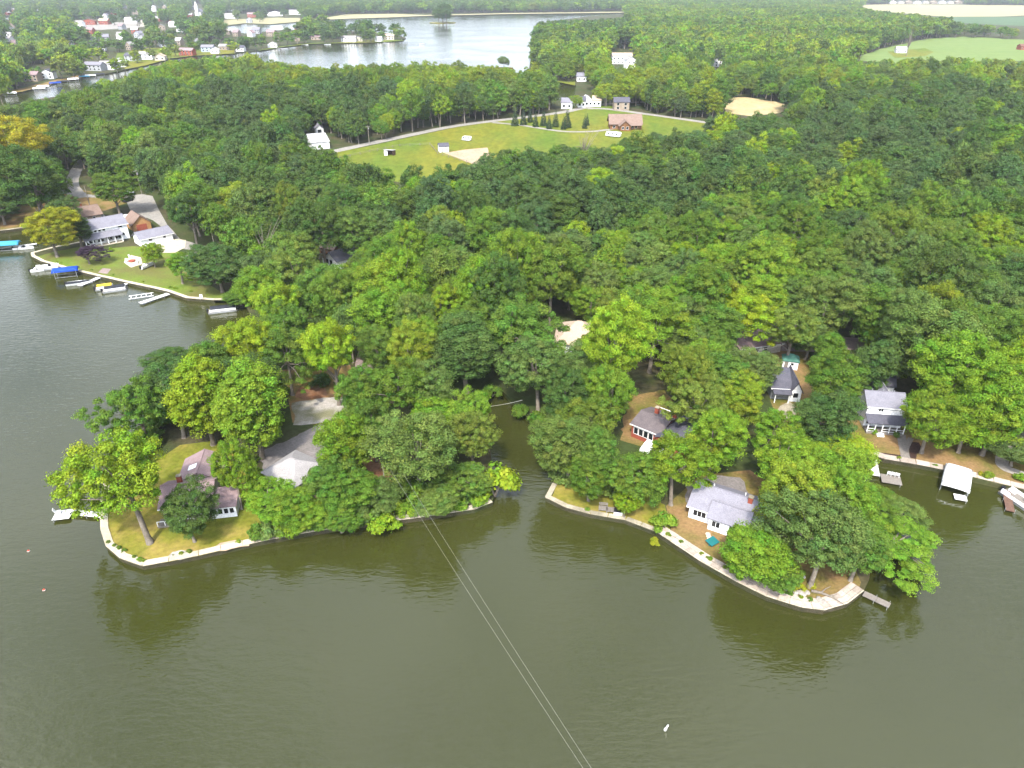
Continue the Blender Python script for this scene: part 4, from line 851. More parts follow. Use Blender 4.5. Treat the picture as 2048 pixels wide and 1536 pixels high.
# ---------------------------------------------------------------- small things
for i, (u, v) in enumerate(((1206, 1021), (1221, 1024), (1236, 1028))):
    r = empty('bench', g(u, v), 0.2-0.35, ['weathered wooden bench on the creek mouth lawn', 'weathered wooden crate table between bench and cooler', 'white cooler chest next to the crate table'][i], ['bench', 'table', 'cooler'][i])
    r.name = ['bench', 'crate_table', 'cooler'][i]
    m_ = ['wood_grey', 'wood_grey', 'white_vinyl'][i]
    if i == 2: MB().box(-0.7, 0.7, -0.45, 0.45, 0, 0.7).build('body', m_, r); MB().box(-0.72, 0.72, -0.47, 0.47, 0.703, 0.8).build('lid', 'plastic_dark', r)
    else:
        for k in range(4): MB().box(-0.75, 0.75, -0.6+0.32*k, -0.34+0.32*k, 0.5, 0.56).build('slat', m_, r)
        for x in (-0.65, 0.65):
            for y in (-0.5, 0.5): MB().box(x-0.05, x+0.05, y-0.05, y+0.05, 0, 0.495).build('leg', m_, r)
        if i == 0:
            for k in range(2): MB().box(-0.75, 0.75, 0.62, 0.68, 0.7+0.3*k, 0.9+0.3*k).build('back_slat', m_, r)
for i in range(4):
    p = g(1418+i*1.5-2, 1080+i*5-12, Z2); s = tag(MB().lathe([(0.0, 0), (0.42, 0), (0.40, 0.06), (0, 0.07)], n=9).build('stepping_stone', 'concrete_pale'), 'pale round stepping stone on the path beside the white cottage', 'stepping stone', 'stepping stones at the cottage'); s.location = p
tr = MB().slab([(-0.9, -0.7, 0.5), (0.9, -0.7, 0.5), (0.9, 0.7, 0.75), (-0.9, 0.7, 0.75)], 0.08); r = empty('teal_table', g(1424, 1088), 0.6, 'teal garden table beside the cottage path', 'table'); tr.build('top', 'plastic_teal', r)
for x in (-0.7, 0.7): MB().box(x-0.05, x+0.05, -0.1, 0.1, 0, 0.5).build('leg', 'plastic_teal', r)
for i, (u, v) in enumerate(((1583, 1177), (1601, 1178), (1618, 1173))): pass
for i, (u, v, s) in enumerate(((1592, 1186, 0.5), (1604, 1188, 0.6), (1614, 1186, 0.45), (1638, 1200, 0.55), (1570, 1180, 0.4), (345, 1112, 0.3), (1646, 1205, 0.5))):
    b = bmesh.new(); bmesh.ops.create_icosphere(b, subdivisions=2, radius=s)
    for q in b.verts: q.co *= 0.8+0.35*random.random(); q.co.z *= 0.6
    me = bpy.data.meshes.new('boulder'); b.to_mesh(me); b.free(); me.materials.append(M['stone']); o = link(bpy.data.objects.new('boulder', me)); o.location = g(u, v); o.location.z += s*0.2
    tag(o, 'grey boulder on the lawn edge near the slab promenade' if u > 1000 else 'small stone on the dry lawn by the concrete ramp', 'boulder', 'boulders near the slab promenade' if u > 1000 else None)
dl = MB(); dl.tube([(0, 0, 0.25), (1.2, -0.4, 0.3), (2.6, -1.4, 0.35), (3.6, -2.6, 0.3)], [0.22, 0.2, 0.15, 0.06], 7); dl.tube([(1.2, -0.4, 0.3), (1.9, -0.2, 0.9), (2.6, 0, 1.1)], [0.1, 0.07, 0.03], 6); dl.tube([(2.4, -1.2, 0.35), (3.2, -1.0, 0.6)], [0.08, 0.03], 6)
o = tag(dl.build('driftwood', 'bark'), 'grey driftwood branch lying by the boulders', 'driftwood'); o.location = g(1622, 1184)
kb = empty('fire_bucket', g(1604, 1160), 0, 'small red bucket on the lawn of the white cottage', 'bucket'); MB().lathe([(0.28, 0), (0.36, 0.6), (0.38, 0.62)], n=12).build('body', 'plastic_red', kb); MB().lathe([(0.385, 0.61), (0.40, 0.63), (0.40, 0.67), (0.385, 0.68)], n=12).build('rim', 'metal_grey', kb)
# fire pit terrace and furniture of the veranda lot
sheet('terrace', [(248, 525), (262, 510), (282, 515), (285, 528), (262, 535)], Z3, 'concrete_pale', 'round pale fire pit terrace on the green lawn')
for i, (u, v) in enumerate(((252, 525), (262, 516), (272, 519), (276, 527))): chair(g(u, v), i*1.4, 'white_paint', 'white chair around the pale fire pit terrace', 'chairs at the fire pit terrace')
fp = empty('fire_pit', g(264, 523, Z3), 0, 'red brown fire pit on the pale terrace', 'fire pit'); MB().lathe([(0.95, 0), (1.0, 0.4), (0.75, 0.42), (0.7, 0.15), (0, 0.15)], n=14).build('ring', 'brick_red', fp); MB().lathe([(0.0, 0.16), (0.6, 0.16), (0.3, 0.35), (0, 0.4)], n=8).build('ash', 'plastic_dark', fp)
sheet('patio', [(196, 545), (206, 536), (222, 538), (214, 548)], Z3, 'road_pink', 'small reddish paved patio by the seawall')
kk = speedboat(296, 530, 1.2, 'white upturned rowing boat on the lawn under the tree', 5, 1.3); kk.location = g(296, 535); kk.location.z += 0.3
chair(g(403, 598), 0.4, 'white_paint', 'white chair at the seawall end of the green lawn')
def car(u, v, rz, m, label):
    r = empty('parked_car', g(u, v, Z2), rz, label, 'car'); b = MB()
    prof = [(-2.2, 0.35), (-2.25, 0.8), (-1.5, 0.95), (-0.9, 1.42), (0.7, 1.45), (1.3, 0.98), (2.1, 0.85), (2.2, 0.35)]
    b.add([(x, -0.88 if z < 1 else -0.7, z) for x, z in prof]+[(x, 0.88 if z < 1 else 0.7, z) for x, z in prof], [tuple(range(8)), tuple(range(15, 7, -1))]+[(i, 8+i, 8+(i+1) % 8, (i+1) % 8) for i in range(8)]); b.build('body', m, r)
    for x in (-1.35, 1.35):
        for y in (-0.9, 0.72): MB().tube([(x, y, 0.33), (x, y+0.2, 0.33)], 0.33, 12).build('wheel', 'plastic_dark', r)
    MB().slab([(0.75, -0.62, 1.43), (0.75, 0.62, 1.43), (1.27, 0.66, 1.04), (1.27, -0.66, 1.04)], 0.02).build('windscreen', 'window_glass', r).location = (0.03, 0, 0.03)
car(258, 389, 0.2, 'metal_grey', 'silver car parked at the far edge of the wide driveway'); car(256, 403, 1.2, 'plastic_dark', 'dark car parked on the wide driveway'); car(1297, 897, 1.0, 'white_vinyl', 'white car parked in front of the brick house'); car(255, 437, 0.3, 'white_vinyl', 'white car beside the brown house')
# fence posts of the paddock and meadow
fe = empty('paddock_fence', g(690, 322), 0, 'post and rail fence around the meadow paddock', 'fence'); fo = fe.location.copy(); POST = MB().box(-0.1, 0.1, -0.1, 0.1, 0, 1.4).mesh('post', 'wood_grey')
run = gl([(680, 318), (740, 305), (800, 293), (860, 290), (875, 308), (920, 322), (960, 334), (1000, 335)])
for i in range(len(run)-1):
    d = run[i+1]-run[i]; n = max(1, int(d.length/5)); 
    for k in range(n):
        p = run[i].lerp(run[i+1], k/n); o = link(bpy.data.objects.new('post', POST), fe); o.location = p-fo
    rm = MB()
    for z in (0.6, 1.15): rm.tube([run[i]-fo+Vector((0, 0, z)), run[i+1]-fo+Vector((0, 0, z))], 0.05, 4)
    rm.build('rail', 'wood_grey', fe)

# ---------------------------------------------------------------- trees
def leaf_cloud(name, centres, radii, per, leaf, rng, flat=0.8, trunk=None, up=0.35, hue=0.012):
    """Crown: many small leaf sprays set on rounded clumps."""
    n = len(centres); m = n*per
    c = np.repeat(np.asarray(centres), per, 0); rc = np.repeat(np.asarray(radii), per)
    d = rng.normal(size=(m, 3)); d[:, 2] = np.where(d[:, 2] < -0.2, -d[:, 2]*rng.uniform(-0.6, 1, m), d[:, 2]); d /= np.linalg.norm(d, axis=1)[:, None]
    pos = c + d*(rc*np.where(rng.uniform(0, 1, m) < 0.16, rng.uniform(1.0, 1.45, m), rng.uniform(0.6, 1.08, m)))[:, None]*np.array([1, 1, flat])
    nr = d + rng.normal(size=(m, 3))*0.42; nr[:, 2] += up; nr /= np.linalg.norm(nr, axis=1)[:, None]
    t = np.cross(nr, rng.normal(size=(m, 3))); t /= np.linalg.norm(t, axis=1)[:, None]; b = np.cross(nr, t)
    s = leaf*rng.uniform(0.6, 1.25, m)[:, None]; asp = rng.uniform(0.55, 0.95, m)[:, None]
    droop = nr*s*0.18
    V = np.empty((m, 4, 3)); V[:, 0] = pos - t*s*0.5 - droop; V[:, 1] = pos - b*s*0.5*asp + t*s*0.08; V[:, 2] = pos + t*s*0.5 - droop; V[:, 3] = pos + b*s*0.5*asp + t*s*0.08
    cb = np.repeat(rng.uniform(0.82, 1.18, n), per); chh = np.repeat(rng.normal(0, hue, n), per)
    val = cb*rng.uniform(0.75, 1.25, m); hv = 0.5+chh+rng.normal(0, hue*0.7, m)
    cols = np.ones((m, 4)); cols[:, 0] = val; cols[:, 1] = hv; cols = np.repeat(cols, 4, 0)
    verts = V.reshape(-1, 3); nv = m*4; tv, tf = (trunk.v, trunk.f) if trunk else ([], [])
    me = bpy.data.meshes.new(name)
    me.vertices.add(nv+len(tv)); me.vertices.foreach_set('co', np.concatenate([verts.ravel(), np.asarray(tv, float).ravel()]))
    lens = [4]*m+[len(f) for f in tf]; loops = list(range(nv))+[i+nv for f in tf for i in f]
    me.loops.add(len(loops)); me.loops.foreach_set('vertex_index', loops)
    me.polygons.add(len(lens)); st = np.concatenate([[0], np.cumsum(lens)[:-1]]); me.polygons.foreach_set('loop_start', st)
    me.materials.append(MATS['leaves'])
    if tf:
        me.materials.append(MATS['bark']); me.polygons.foreach_set('material_index', [0]*m+[1]*len(tf))
    at = me.attributes.new('leaf_var', 'FLOAT_COLOR', 'POINT'); full = np.ones((nv+len(tv), 4)); full[:nv] = cols; at.data.foreach_set('color', full.ravel())
    me.update(calc_edges=True); me.validate(); return me
HT, RT = 20.0, 7.2                       # prototype height and crown radius
def crown_points(rng, kind, n, small=1.0):
    lob = [(rng.normal(size=3), rng.uniform(0.12, 0.38)) for _ in range(8)]
    if kind == 'open': lob = [(v, a*1.7) for v, a in lob]; n = int(n*0.8); small *= 0.85
    P, Rr = [], []; tries = 0
    while len(P) < n and tries < n*60:
        tries += 1
        d = rng.normal(size=3); d /= np.linalg.norm(d)
        if d[2] < -0.75: continue
        rad = rng.uniform(0.12, 1)**0.33
        k = (0.52 if kind == 'open' else 0.70)+sum(a*max(0, np.dot(d, v/np.linalg.norm(v)))**4 for v, a in lob)
        if kind == 'tall': ax = (RT*0.8, RT*0.8, HT*0.47); zc = 0.55*HT
        elif kind in ('spread', 'open'): ax = (RT*1.06, RT*1.06, HT*0.38); zc = 0.60*HT
        else: ax = (RT, RT, HT*0.44); zc = 0.565*HT
        q = d*rad*k*np.array(ax)
        if q[2] < 0: q[:2] *= 0.92
        q = q+np.array([0, 0, zc]); r = rng.uniform(0.65, 1.9)*small
        if any(np.sum((q-p)**2) < (0.66*(r+s))**2 for p, s in zip(P, Rr)): continue
        P.append(q); Rr.append(r)
    return np.array(P), np.array(Rr)
def trunk_mb(rng, P, thick=0.42, limbs=9, n=8):
    mb = MB(); lean = rng.normal(size=2)*0.5
    top = (lean[0], lean[1], 0.72*HT); mid = (lean[0]*0.5, lean[1]*0.5, 0.36*HT)
    mb.tube([(0, 0, -0.6), (0, 0, 0.25), (lean[0]*0.15, lean[1]*0.15, 1.2), mid, top], [thick*1.7, thick*1.25, thick, thick*0.75, thick*0.25], n, cap=False)
    for i in rng.choice(len(P), min(limbs, len(P)), replace=False):
        z = rng.uniform(0.22, 0.5)*HT; a = Vector((lean[0]*z/HT, lean[1]*z/HT, z)); b = Vector(P[i]); c = a.lerp(b, 0.5)+Vector((0, 0, 0.8))
        mb.tube([a, c, b], [thick*0.42, thick*0.28, 0.05], 5, cap=False)
    return mb
NEAR, FAR, VFAR = [], [], []
KINDS = ['round', 'spread', 'tall', 'round', 'spread', 'round', 'tall', 'spread', 'open', 'open']
for i, k in enumerate(KINDS):
    rng = np.random.default_rng(100+i); P, Rr = crown_points(rng, k, 165, 0.82)
    NEAR.append((leaf_cloud('tree_crown', P, Rr, 280, 0.31, rng, flat=0.95, up=0.2), trunk_mb(rng, P).mesh('tree_trunk', 'bark', True), k))
MID = []
for i, k in enumerate(KINDS[:8]):
    rng = np.random.default_rng(200+i); P, Rr = crown_points(rng, k, 95)
    MID.append(leaf_cloud('wood_tree', P, Rr*1.1, 120, 0.56, rng, flat=0.95, up=0.25, trunk=trunk_mb(rng, P, limbs=3, n=6)))
for i, k in enumerate(KINDS[:5]):
    rng = np.random.default_rng(300+i); P, Rr = crown_points(rng, k, 42)
    VFAR.append(leaf_cloud('far_wood_tree', P, Rr*1.45, 30, 1.6, rng, trunk=trunk_mb(rng, P, limbs=0, n=5)))
def conifer_mesh(seed, per=60, layers=16, leaf=0.5, hh=HT, r0=3.4):
    rng = np.random.default_rng(seed); P, Rr = [], []
    for l in range(layers):
        f = l/(layers-1); z = hh*(0.08+0.9*f); rad = r0*(1-f)**0.85+0.15; n = max(1, int(9*(1-f))+1)
        for j in range(n):
            t = 2*math.pi*(j+rng.uniform(-0.3, 0.3))/n+l; rr = rad*rng.uniform(0.55, 0.95); P.append((rr*math.cos(t), rr*math.sin(t), z-0.25*rr)); Rr.append(0.45+0.6*(1-f))
    mb = MB(); mb.tube([(0, 0, -0.4), (0, 0, hh*0.95)], [0.3, 0.04], 6)
    return leaf_cloud('conifer_crown', P, Rr, per, leaf, rng, flat=0.55, up=0.2), mb.mesh('conifer_trunk', 'bark')
CONI = [conifer_mesh(5), conifer_mesh(6)]
def bush_mesh(seed, n=26, per=90, leaf=0.42):
    rng = np.random.default_rng(seed); P, Rr = [], []
    for _ in range(n):
        d = rng.normal(size=3); d /= np.linalg.norm(d); d[2] = abs(d[2]); q = d*np.array([2.1, 2.1, 2.2])*rng.uniform(0.4, 1)**0.5; P.append(q+np.array([0, 0, 0.7])); Rr.append(rng.uniform(0.6, 1.0))
    mb = MB()
    for k in range(4):
        t = k*1.6+0.4; mb.tube([(0, 0, -0.2), (math.cos(t)*0.7, math.sin(t)*0.7, 1.4)], [0.1, 0.04], 5)
    return leaf_cloud('bush_foliage', P, Rr, per, leaf, rng), mb.mesh('bush_stem', 'bark')
BUSH = [bush_mesh(i) for i in range(3)]

TINT = {'B': (0.132, 0.198, 0.012), 'L': (0.098, 0.168, 0.014), 'M': (0.069, 0.122, 0.016), 'D': (0.050, 0.088, 0.019), 'G': (0.082, 0.126, 0.028),
        'O': (0.092, 0.132, 0.019), 'Y': (0.200, 0.200, 0.012), 'P': (0.034, 0.020, 0.030), 'U': (0.054, 0.092, 0.028), 'S': (0.126, 0.176, 0.014)}
TINT = {k: (a*1.18, b*1.18, c*1.15) for k, (a, b, c) in TINT.items()}
WORD = {'B': 'bright yellow green', 'L': 'fresh lime green', 'M': 'mid green', 'D': 'dark green', 'G': 'grey green', 'O': 'olive green', 'Y': 'golden yellow', 'P': 'purple leaved', 'U': 'blue green', 'S': 'sunny yellow green'}
def jitter(c, rr, a=0.10):
    k = 1+rr.uniform(-a, a); return [max(0.004, c[0]*k*(1+rr.uniform(-0.07, 0.07))), c[1]*k, max(0.004, c[2]*k*(1+rr.uniform(-0.15, 0.15)))]
rr = random.Random(3)
def put_tree(x, y, h, rad, t, label, group=None, proto=None, name='broadleaf_tree'):
    r = empty(name, (x, y, LZ), rr.uniform(0, 6.28), label, 'tree', group)
    cm, tm, kd = NEAR[proto if proto is not None else rr.randrange(10)]
    k = 1.12*rad/RT/(0.86 if kd == 'tall' else 1.0)
    c = link(bpy.data.objects.new('crown', cm), r); c['leaf_tint'] = jitter(TINT[t], rr)
    w = link(bpy.data.objects.new('trunk', tm), r); sx = rr.uniform(0.9, 1.12); c.scale = w.scale = (k*sx, k/sx, h/HT*rr.uniform(0.94, 1.08)); r.rotation_euler = (rr.uniform(-0.05, 0.05), rr.uniform(-0.05, 0.05), rr.uniform(0, 6.28)); return r
TREES = []                               # x, y, crown radius of the hand placed trees
def solve(u, v, rpx, h=None):
    """Stand a tree so that its crown centre is seen at (u, v) with radius rpx."""
    hc = 11.0
    for _ in range(12):
        p = g(u, v, LZ+hc); dist = math.sqrt(p.x**2+p.y**2+(CAM_H-p.z)**2); rad = rpx*dist/FPX
        H_ = h if h else min(26, max(9, 2.8*rad)); hc = 0.57*H_
        b = np.array([[0, 0], [1.2, 0], [-1.2, 0], [0, 1.2], [0, -1.2]])
        if h and not on_land(p.x+b[:, 0], p.y+b[:, 1]).all(): h = max(5.0, h*0.88)
        elif not h and not on_land(p.x+b[:, 0], p.y+b[:, 1]).all(): h = H_*0.9
    return p.x, p.y, H_, rad
HAND = [
 # point with the mauve roofed house
 (258, 958, 86, 'B', 'huge bright yellow green tree leaning over the water at the tip of the point', 22), (372, 1024, 45, 'D', 'dark green tree standing in front of the mauve roofed house', 12), (466, 947, 35, 'L', 'lime green tree against the right side of the mauve roofed house', 13),
 (405, 800, 62, 'B', 'bright yellow green tree just behind the mauve roofed house', None), (502, 815, 74, 'L', 'broad lime green tree beside the asphalt driveway', None), (272, 818, 52, 'M', 'mid green tree on the open lake shore behind the huge bright tree', None),
 (345, 790, 58, 'D', 'dark tree between the open lake and the bright tree behind the house', None), (345, 722, 40, 'D', 'dark green shore tree farthest out on the neck of the point', None), (490, 692, 58, 'B', 'vivid yellow green tree on the neck of the point', None), (412, 735, 50, 'M', 'mid green tree on the open lake shore of the neck', None),
 (572, 715, 52, 'M', 'mid green tree above the reddish bare soil', None), (664, 708, 52, 'B', 'yellow green tree with long bare pale trunk above the gravel yard', 21), (560, 660, 46, 'M', 'mid green tree beside the vivid tree on the neck', None),
 (735, 790, 46, 'M', 'mid green tree at the corner of the gravel yard', 15), (790, 785, 60, 'M', 'tall mid green tree in the clump above the point thicket', None), (850, 790, 52, 'G', 'grey green tree in the clump by the creek head', None), (700, 885, 52, 'L', 'lime green tree between the gravel yard and the pole', 15), (745, 850, 46, 'M', 'mid green tree next to the dirt path', 14),
 (832, 900, 76, 'G', 'large grey green tree with pale straight trunk above the seawall thicket', 17), (930, 830, 48, 'L', 'lime green tree on the creek bank of the point', 14), (945, 890, 40, 'O', 'olive green tree at the creek bend', 11), (945, 960, 50, 'M', 'mid green tree near the creek mouth', 11),
 (610, 905, 0, 'L', '', 0), (650, 960, 48, 'M', 'mid green tree right of the pale garage', 13), (590, 1010, 44, 'L', 'lime green tree in front of the pale garage', 8), (530, 1000, 48, 'L', 'lime green tree at the edge of the dry lawn', 9), (690, 980, 55, 'M', 'mid green tree in the middle of the point thicket', 12), (750, 990, 44, 'G', 'grey green tree by the utility pole', 9), (880, 1000, 40, 'G', 'grey green tree close to the point seawall', 8), (600, 1030, 40, 'L', 'lime green tree low over the point seawall', 7), (680, 1035, 36, 'M', 'mid green small tree low over the point seawall', 6.5),
 # creek head and its far bank
 (1185, 775, 44, 'M', 'mid green tree between the beige roof and the bright lime tree', None), (1135, 800, 46, 'D', 'dark tree on the creek bank behind the grey green tree', None), (1078, 740, 60, 'G', 'grey green tree on the bank at the creek head', None), (1020, 660, 74, 'M', 'broad mid green tree behind the creek head', None), (930, 700, 62, 'D', 'dark tree at the creek head', None), (1180, 702, 34, 'O', 'olive tree partly covering the beige hipped roof', 13), (1222, 785, 48, 'L', 'bright lime tree left of the brick house', 15), (1138, 898, 54, 'G', 'grey green tree over the creek bank', None), (1200, 918, 45, 'M', 'mid green tree in front of the brick house wall', 15), (1180, 950, 46, 'M', 'mid green tree behind the creek mouth lawn', 14), (1352, 935, 58, 'L', 'leafy lime tree between brick house and white cottage', None), (1270, 960, 50, 'M', 'mid green tree above the weathered benches', 14),
 (1250, 1008, 26, 'B', 'slim yellow green tree beside the white cooler', 8), (1380, 760, 42, 'O', 'olive yellow pine like tree behind the brick house', 17), (1450, 768, 54, 'M', 'mid green tree behind the bright crown by the brick house', None), (1482, 802, 44, 'S', 'sunny yellow green tree between brick and slate houses', None), (1430, 880, 56, 'L', 'lime tree above the dark paved yard', None), (1508, 748, 38, 'G', 'grey green tree beside the mauve roof by the lane', None), (1545, 860, 44, 'L', 'lime tree between the round patio and the white cottage', None),
 # point with the white cottage
 (1505, 1098, 70, 'L', 'big lime green tree overhanging the slab promenade', 16), (1550, 1010, 0, 'L', '', 0), (1580, 1000, 62, 'S', 'yellow green tree right behind the white cottage', 15), (1560, 925, 54, 'L', 'lime green tree at the neck of the cottage point', 14), (1650, 950, 56, 'L', 'lime green tree beside the bay on the cottage point', 14), (1695, 912, 58, 'B', 'bright yellow green tree beside the white bay dock', 13), (1645, 1085, 72, 'G', 'grey green tree in the middle of the cottage point', 15), (1785, 1085, 68, 'L', 'lime green tree hanging far over the bay water', 14), (1755, 1000, 46, 'M', 'mid green tree leaning over the bay opposite the floating platform', 12), (1690, 1010, 46, 'L', 'lime green tree at the bay edge of the cottage point', 13), (1560, 1140, 40, 'M', 'low mid green tree above the boulders', 8), (1720, 1100, 52, 'M', 'mid green tree near the narrow grey dock', 12), (1800, 1020, 36, 'G', 'grey green small tree over the bay', 9),
 # bay houses
 (1678, 768, 52, 'M', 'big mid green tree between slate house and porch house', None), (1650, 835, 46, 'D', 'dark tree on the lawn left of the porch house', 13), (1866, 838, 54, 'L', 'big lime tree covering the right of the porch house', 15), (1940, 842, 50, 'B', 'bright yellow green tree on the tan bay lawn', 14), (2000, 818, 58, 'L', 'lime tree near the curved stone path', None), (2030, 760, 58, 'B', 'bright tree behind the curved stone path', None), (1905, 765, 60, 'L', 'lime tree behind the porch house', None), (1800, 705, 0, 'M', '', 0), (1745, 735, 42, 'D', 'dark tree left of the porch house gable', None), (1880, 700, 66, 'G', 'grey green tree above the bay houses', None), (1655, 700, 32, 'M', 'mid green tree between lane and green roofed shed', None), (1585, 660, 48, 'O', 'olive tree across the lane from the shed', None), (2035, 900, 36, 'G', 'grey green small tree in the curved stone bed', 7),
 # woods, singled out crowns
 (1480, 635, 54, 'B', 'vivid yellow green crown in the woods above the mauve lane roof', None), (880, 612, 34, 'B', 'slim vivid yellow green tree with pale trunk in the woods', 16), (638, 588, 50, 'M', 'broad mid green tree in front of the blue roofed cabin', None), (1240, 500, 34, 'L', 'lime crown standing out in the deep woods', None), (1365, 520, 34, 'B', 'bright yellow crown in the deep woods', None), (1140, 560, 40, 'M', 'mid green crown above the beige roof', None), (585, 420, 22, 'O', 'slender olive conifer like tree by the wood shed', 20), (470, 410, 30, 'S', 'yellow tinged tree at the wood edge by the short pole', None),
 # veranda lot
 (98, 462, 38, 'Y', 'golden willow like tree on pale leaning trunks at the lawn tip', 17), (150, 452, 30, 'D', 'dark tree left of the veranda house', 13), (118, 425, 24, 'D', 'dark round tree beside the brown house', 11), (172, 505, 21, 'P', 'small purple leaved tree on the green lawn', 7.5), (356, 528, 31, 'L', 'lime tree on the green lawn by the long garage', 12), (303, 506, 20, 'S', 'yellow green small tree before the long garage', 9), (228, 385, 34, 'M', 'mid green tree standing in the wide driveway grass', 15), (380, 428, 38, 'D', 'dark tall tree beside the wide driveway', None), (435, 535, 52, 'D', 'dark spreading tree at the end of the green lawn', None), (60, 365, 52, 'D', 'dark tree by the shaded grass', None), (25, 300, 46, 'Y', 'golden yellow crown at the woods edge by the side channel', None), (0, 420, 34, 'D', 'dark tree over the side channel', None), (530, 585, 44, 'L', 'lime tree above the black topped pontoon boat', None), (480, 590, 34, 'M', 'mid green shore tree by the black topped pontoon boat', 12),
]
n_hand = 0
for i, (u, v, rp, t, lab, h_) in enumerate(HAND):
    if rp == 0: continue
    x, y, H_, rad = solve(u, v, rp, h_)
    pr = None
    if any(q in lab for q in ('huge', 'long bare', 'vivid yellow green crown', 'far over')): pr = [8, 9][i % 2]
    put_tree(x, y, H_, rad, t, lab, None, pr); TREES.append((x, y, rad)); n_hand += 1
# islets
for u, v, s, lab in ((878, 46, 13, 'dark tree on the wooded island'), (893, 47, 13, 'round tree on the wooded island'), (886, 45.5, 15, 'tallest tree on the wooded island')):
    p = g(u, v); put_tree(p.x, p.y, s*2.2, s, 'D', lab, None, 0)
p = g(1008, 137); put_tree(p.x, p.y, 12, 6, 'O', 'single small tree on the rocky islet', None, 1)
# spruces in the meadow
for i, (u, v, h_) in enumerate(((1030, 252, 11), (1047, 250, 10), (1071, 254, 9), (1087, 252, 10), (1098, 258, 8), (1111, 254, 10), (1134, 256, 12), (1127, 259, 8), (1169, 257, 8), (1174, 251, 7), (1060, 245, 9))):
    p = g(u, v); r = empty('spruce', p, i, 'dark conical spruce in the meadow along the pale gravel drive' if u < 1140 else 'dark conical spruce standing by itself in the open meadow', 'tree', 'spruces along the gravel drive' if u < 1140 else 'lone pair of spruces in the meadow')
    cm, tm = CONI[i % 2]; c = link(bpy.data.objects.new('crown', cm), r); c['leaf_tint'] = jitter((0.035, 0.065, 0.03), rr); w = link(bpy.data.objects.new('trunk', tm), r); k = h_/HT; c.scale = w.scale = (k*1.25, k*1.25, k)
def dead_tree(u, v, h_, label):
    rng = np.random.default_rng(int(u)); P, _ = crown_points(rng, 'open', 40); r = empty('dead_tree', g(u, v), rr.uniform(0, 6), label, 'tree')
    w = trunk_mb(rng, P, limbs=0).build('trunk', 'bark', r); b = trunk_mb(rng, P, thick=0.36, limbs=26).build('branches', 'bark', r); w.scale = b.scale = (h_/HT, h_/HT, h_/HT*1.25)
dead_tree(1165, 345, 17, 'bare grey dead tree at the meadow edge of the woods'); dead_tree(1812, 112, 24, 'bare pale dead tree at the edge of the crop field'); dead_tree(540, 560, 15, 'bare dead tree in the woods near the blue roofed cabin')
# bushes along the walls and in gardens
def bush(u, v, s, t, label, group=None, zz=LZ):
    p = g(u, v, zz); r = empty('bush', p, rr.uniform(0, 6), label, 'bush', group); cm, tm = BUSH[rr.randrange(3)]
    c = link(bpy.data.objects.new('foliage', cm), r); c['leaf_tint'] = jitter(TINT[t], rr); w = link(bpy.data.objects.new('stem', tm), r); k = s/2.6; c.scale = w.scale = (k, k, k*rr.uniform(0.8, 1.05))
bush(1326, 1056, 2.3, 'L', 'round lime bush by the slab promenade')
bush(990, 990, 4.3, 'B', 'big bright round bush hanging over the creek mouth')
bush(768, 1052, 3.1, 'B', 'big bright bush hanging over the seawall into the water')
for u in range(520, 975, 22):
    v = np.interp(u, [520, 640, 700, 830, 950, 985], [1084, 1062, 1052, 1037, 1019, 1006])-7
    bush(u+rr.uniform(-6, 6), v-rr.uniform(0, 6), rr.uniform(1.6, 2.6), rr.choice('LLMMG'), 'leafy bush in the thicket behind the point seawall', 'bushes behind the point seawall')
for u in range(560, 960, 30):
    v = np.interp(u, [520, 640, 700, 830, 950, 985], [1084, 1062, 1052, 1037, 1019, 1006])-28
    bush(u+rr.uniform(-8, 8), v-rr.uniform(0, 12), rr.uniform(2.2, 3.4), rr.choice('LMMG'), 'tall leafy bush inside the point thicket', 'tall bushes of the point thicket')
for u, v, s, t, lab in ((1583, 1178, 0.8, 'Y', 'yellow flowering bush beside the boulders'), (1601, 1180, 0.8, 'Y', 'yellow flowering bush between the boulders'), (1622, 1174, 0.7, 'Y', 'yellow flowering bush by the driftwood'), (1975, 955, 1.0, 'S', 'yellow green bush on the bay seawall'), (2040, 960, 1.2, 'L', 'lime bush at the end of the bay seawall'), (1960, 950, 0.6, 'Y', 'small yellow bush on the bay seawall'), (500, 925, 2.0, 'O', 'olive bush beside the asphalt driveway'), (515, 955, 1.5, 'L', 'lime bush at the garage corner'), (1745, 866, 0.9, 'L', 'garden bush before the porch rail'), (1790, 872, 0.9, 'M', 'dark garden bush before the porch steps'), (222, 503, 1.0, 'S', 'round garden shrub in the veranda bed'), (205, 507, 0.9, 'O', 'olive shrub in the veranda bed'), (1310, 1088, 0.9, 'Y', 'yellow bush dipping into the water at the promenade'), (1480, 1150, 1.6, 'L', 'lime bush over the slab promenade'), (560, 790, 2.2, 'D', 'dark bush left of the reddish bare soil'), (640, 770, 2.4, 'D', 'dark bush behind the reddish bare soil'), (690, 775, 2.2, 'D', 'dark bush at the foot of the long bare trunk'), (965, 800, 2.0, 'L', 'lime bush at the creek head'), (985, 792, 2.2, 'M', 'mid green bush at the creek head'), (1040, 830, 2.0, 'M', 'bush leaning over the creek'), (1095, 880, 2.2, 'G', 'grey green bush over the creek bank')):
    if t == 'Y' and u < 1400: bush(u, v, s, t, lab, zz=0.1)
    else: bush(u, v, s, t, lab)

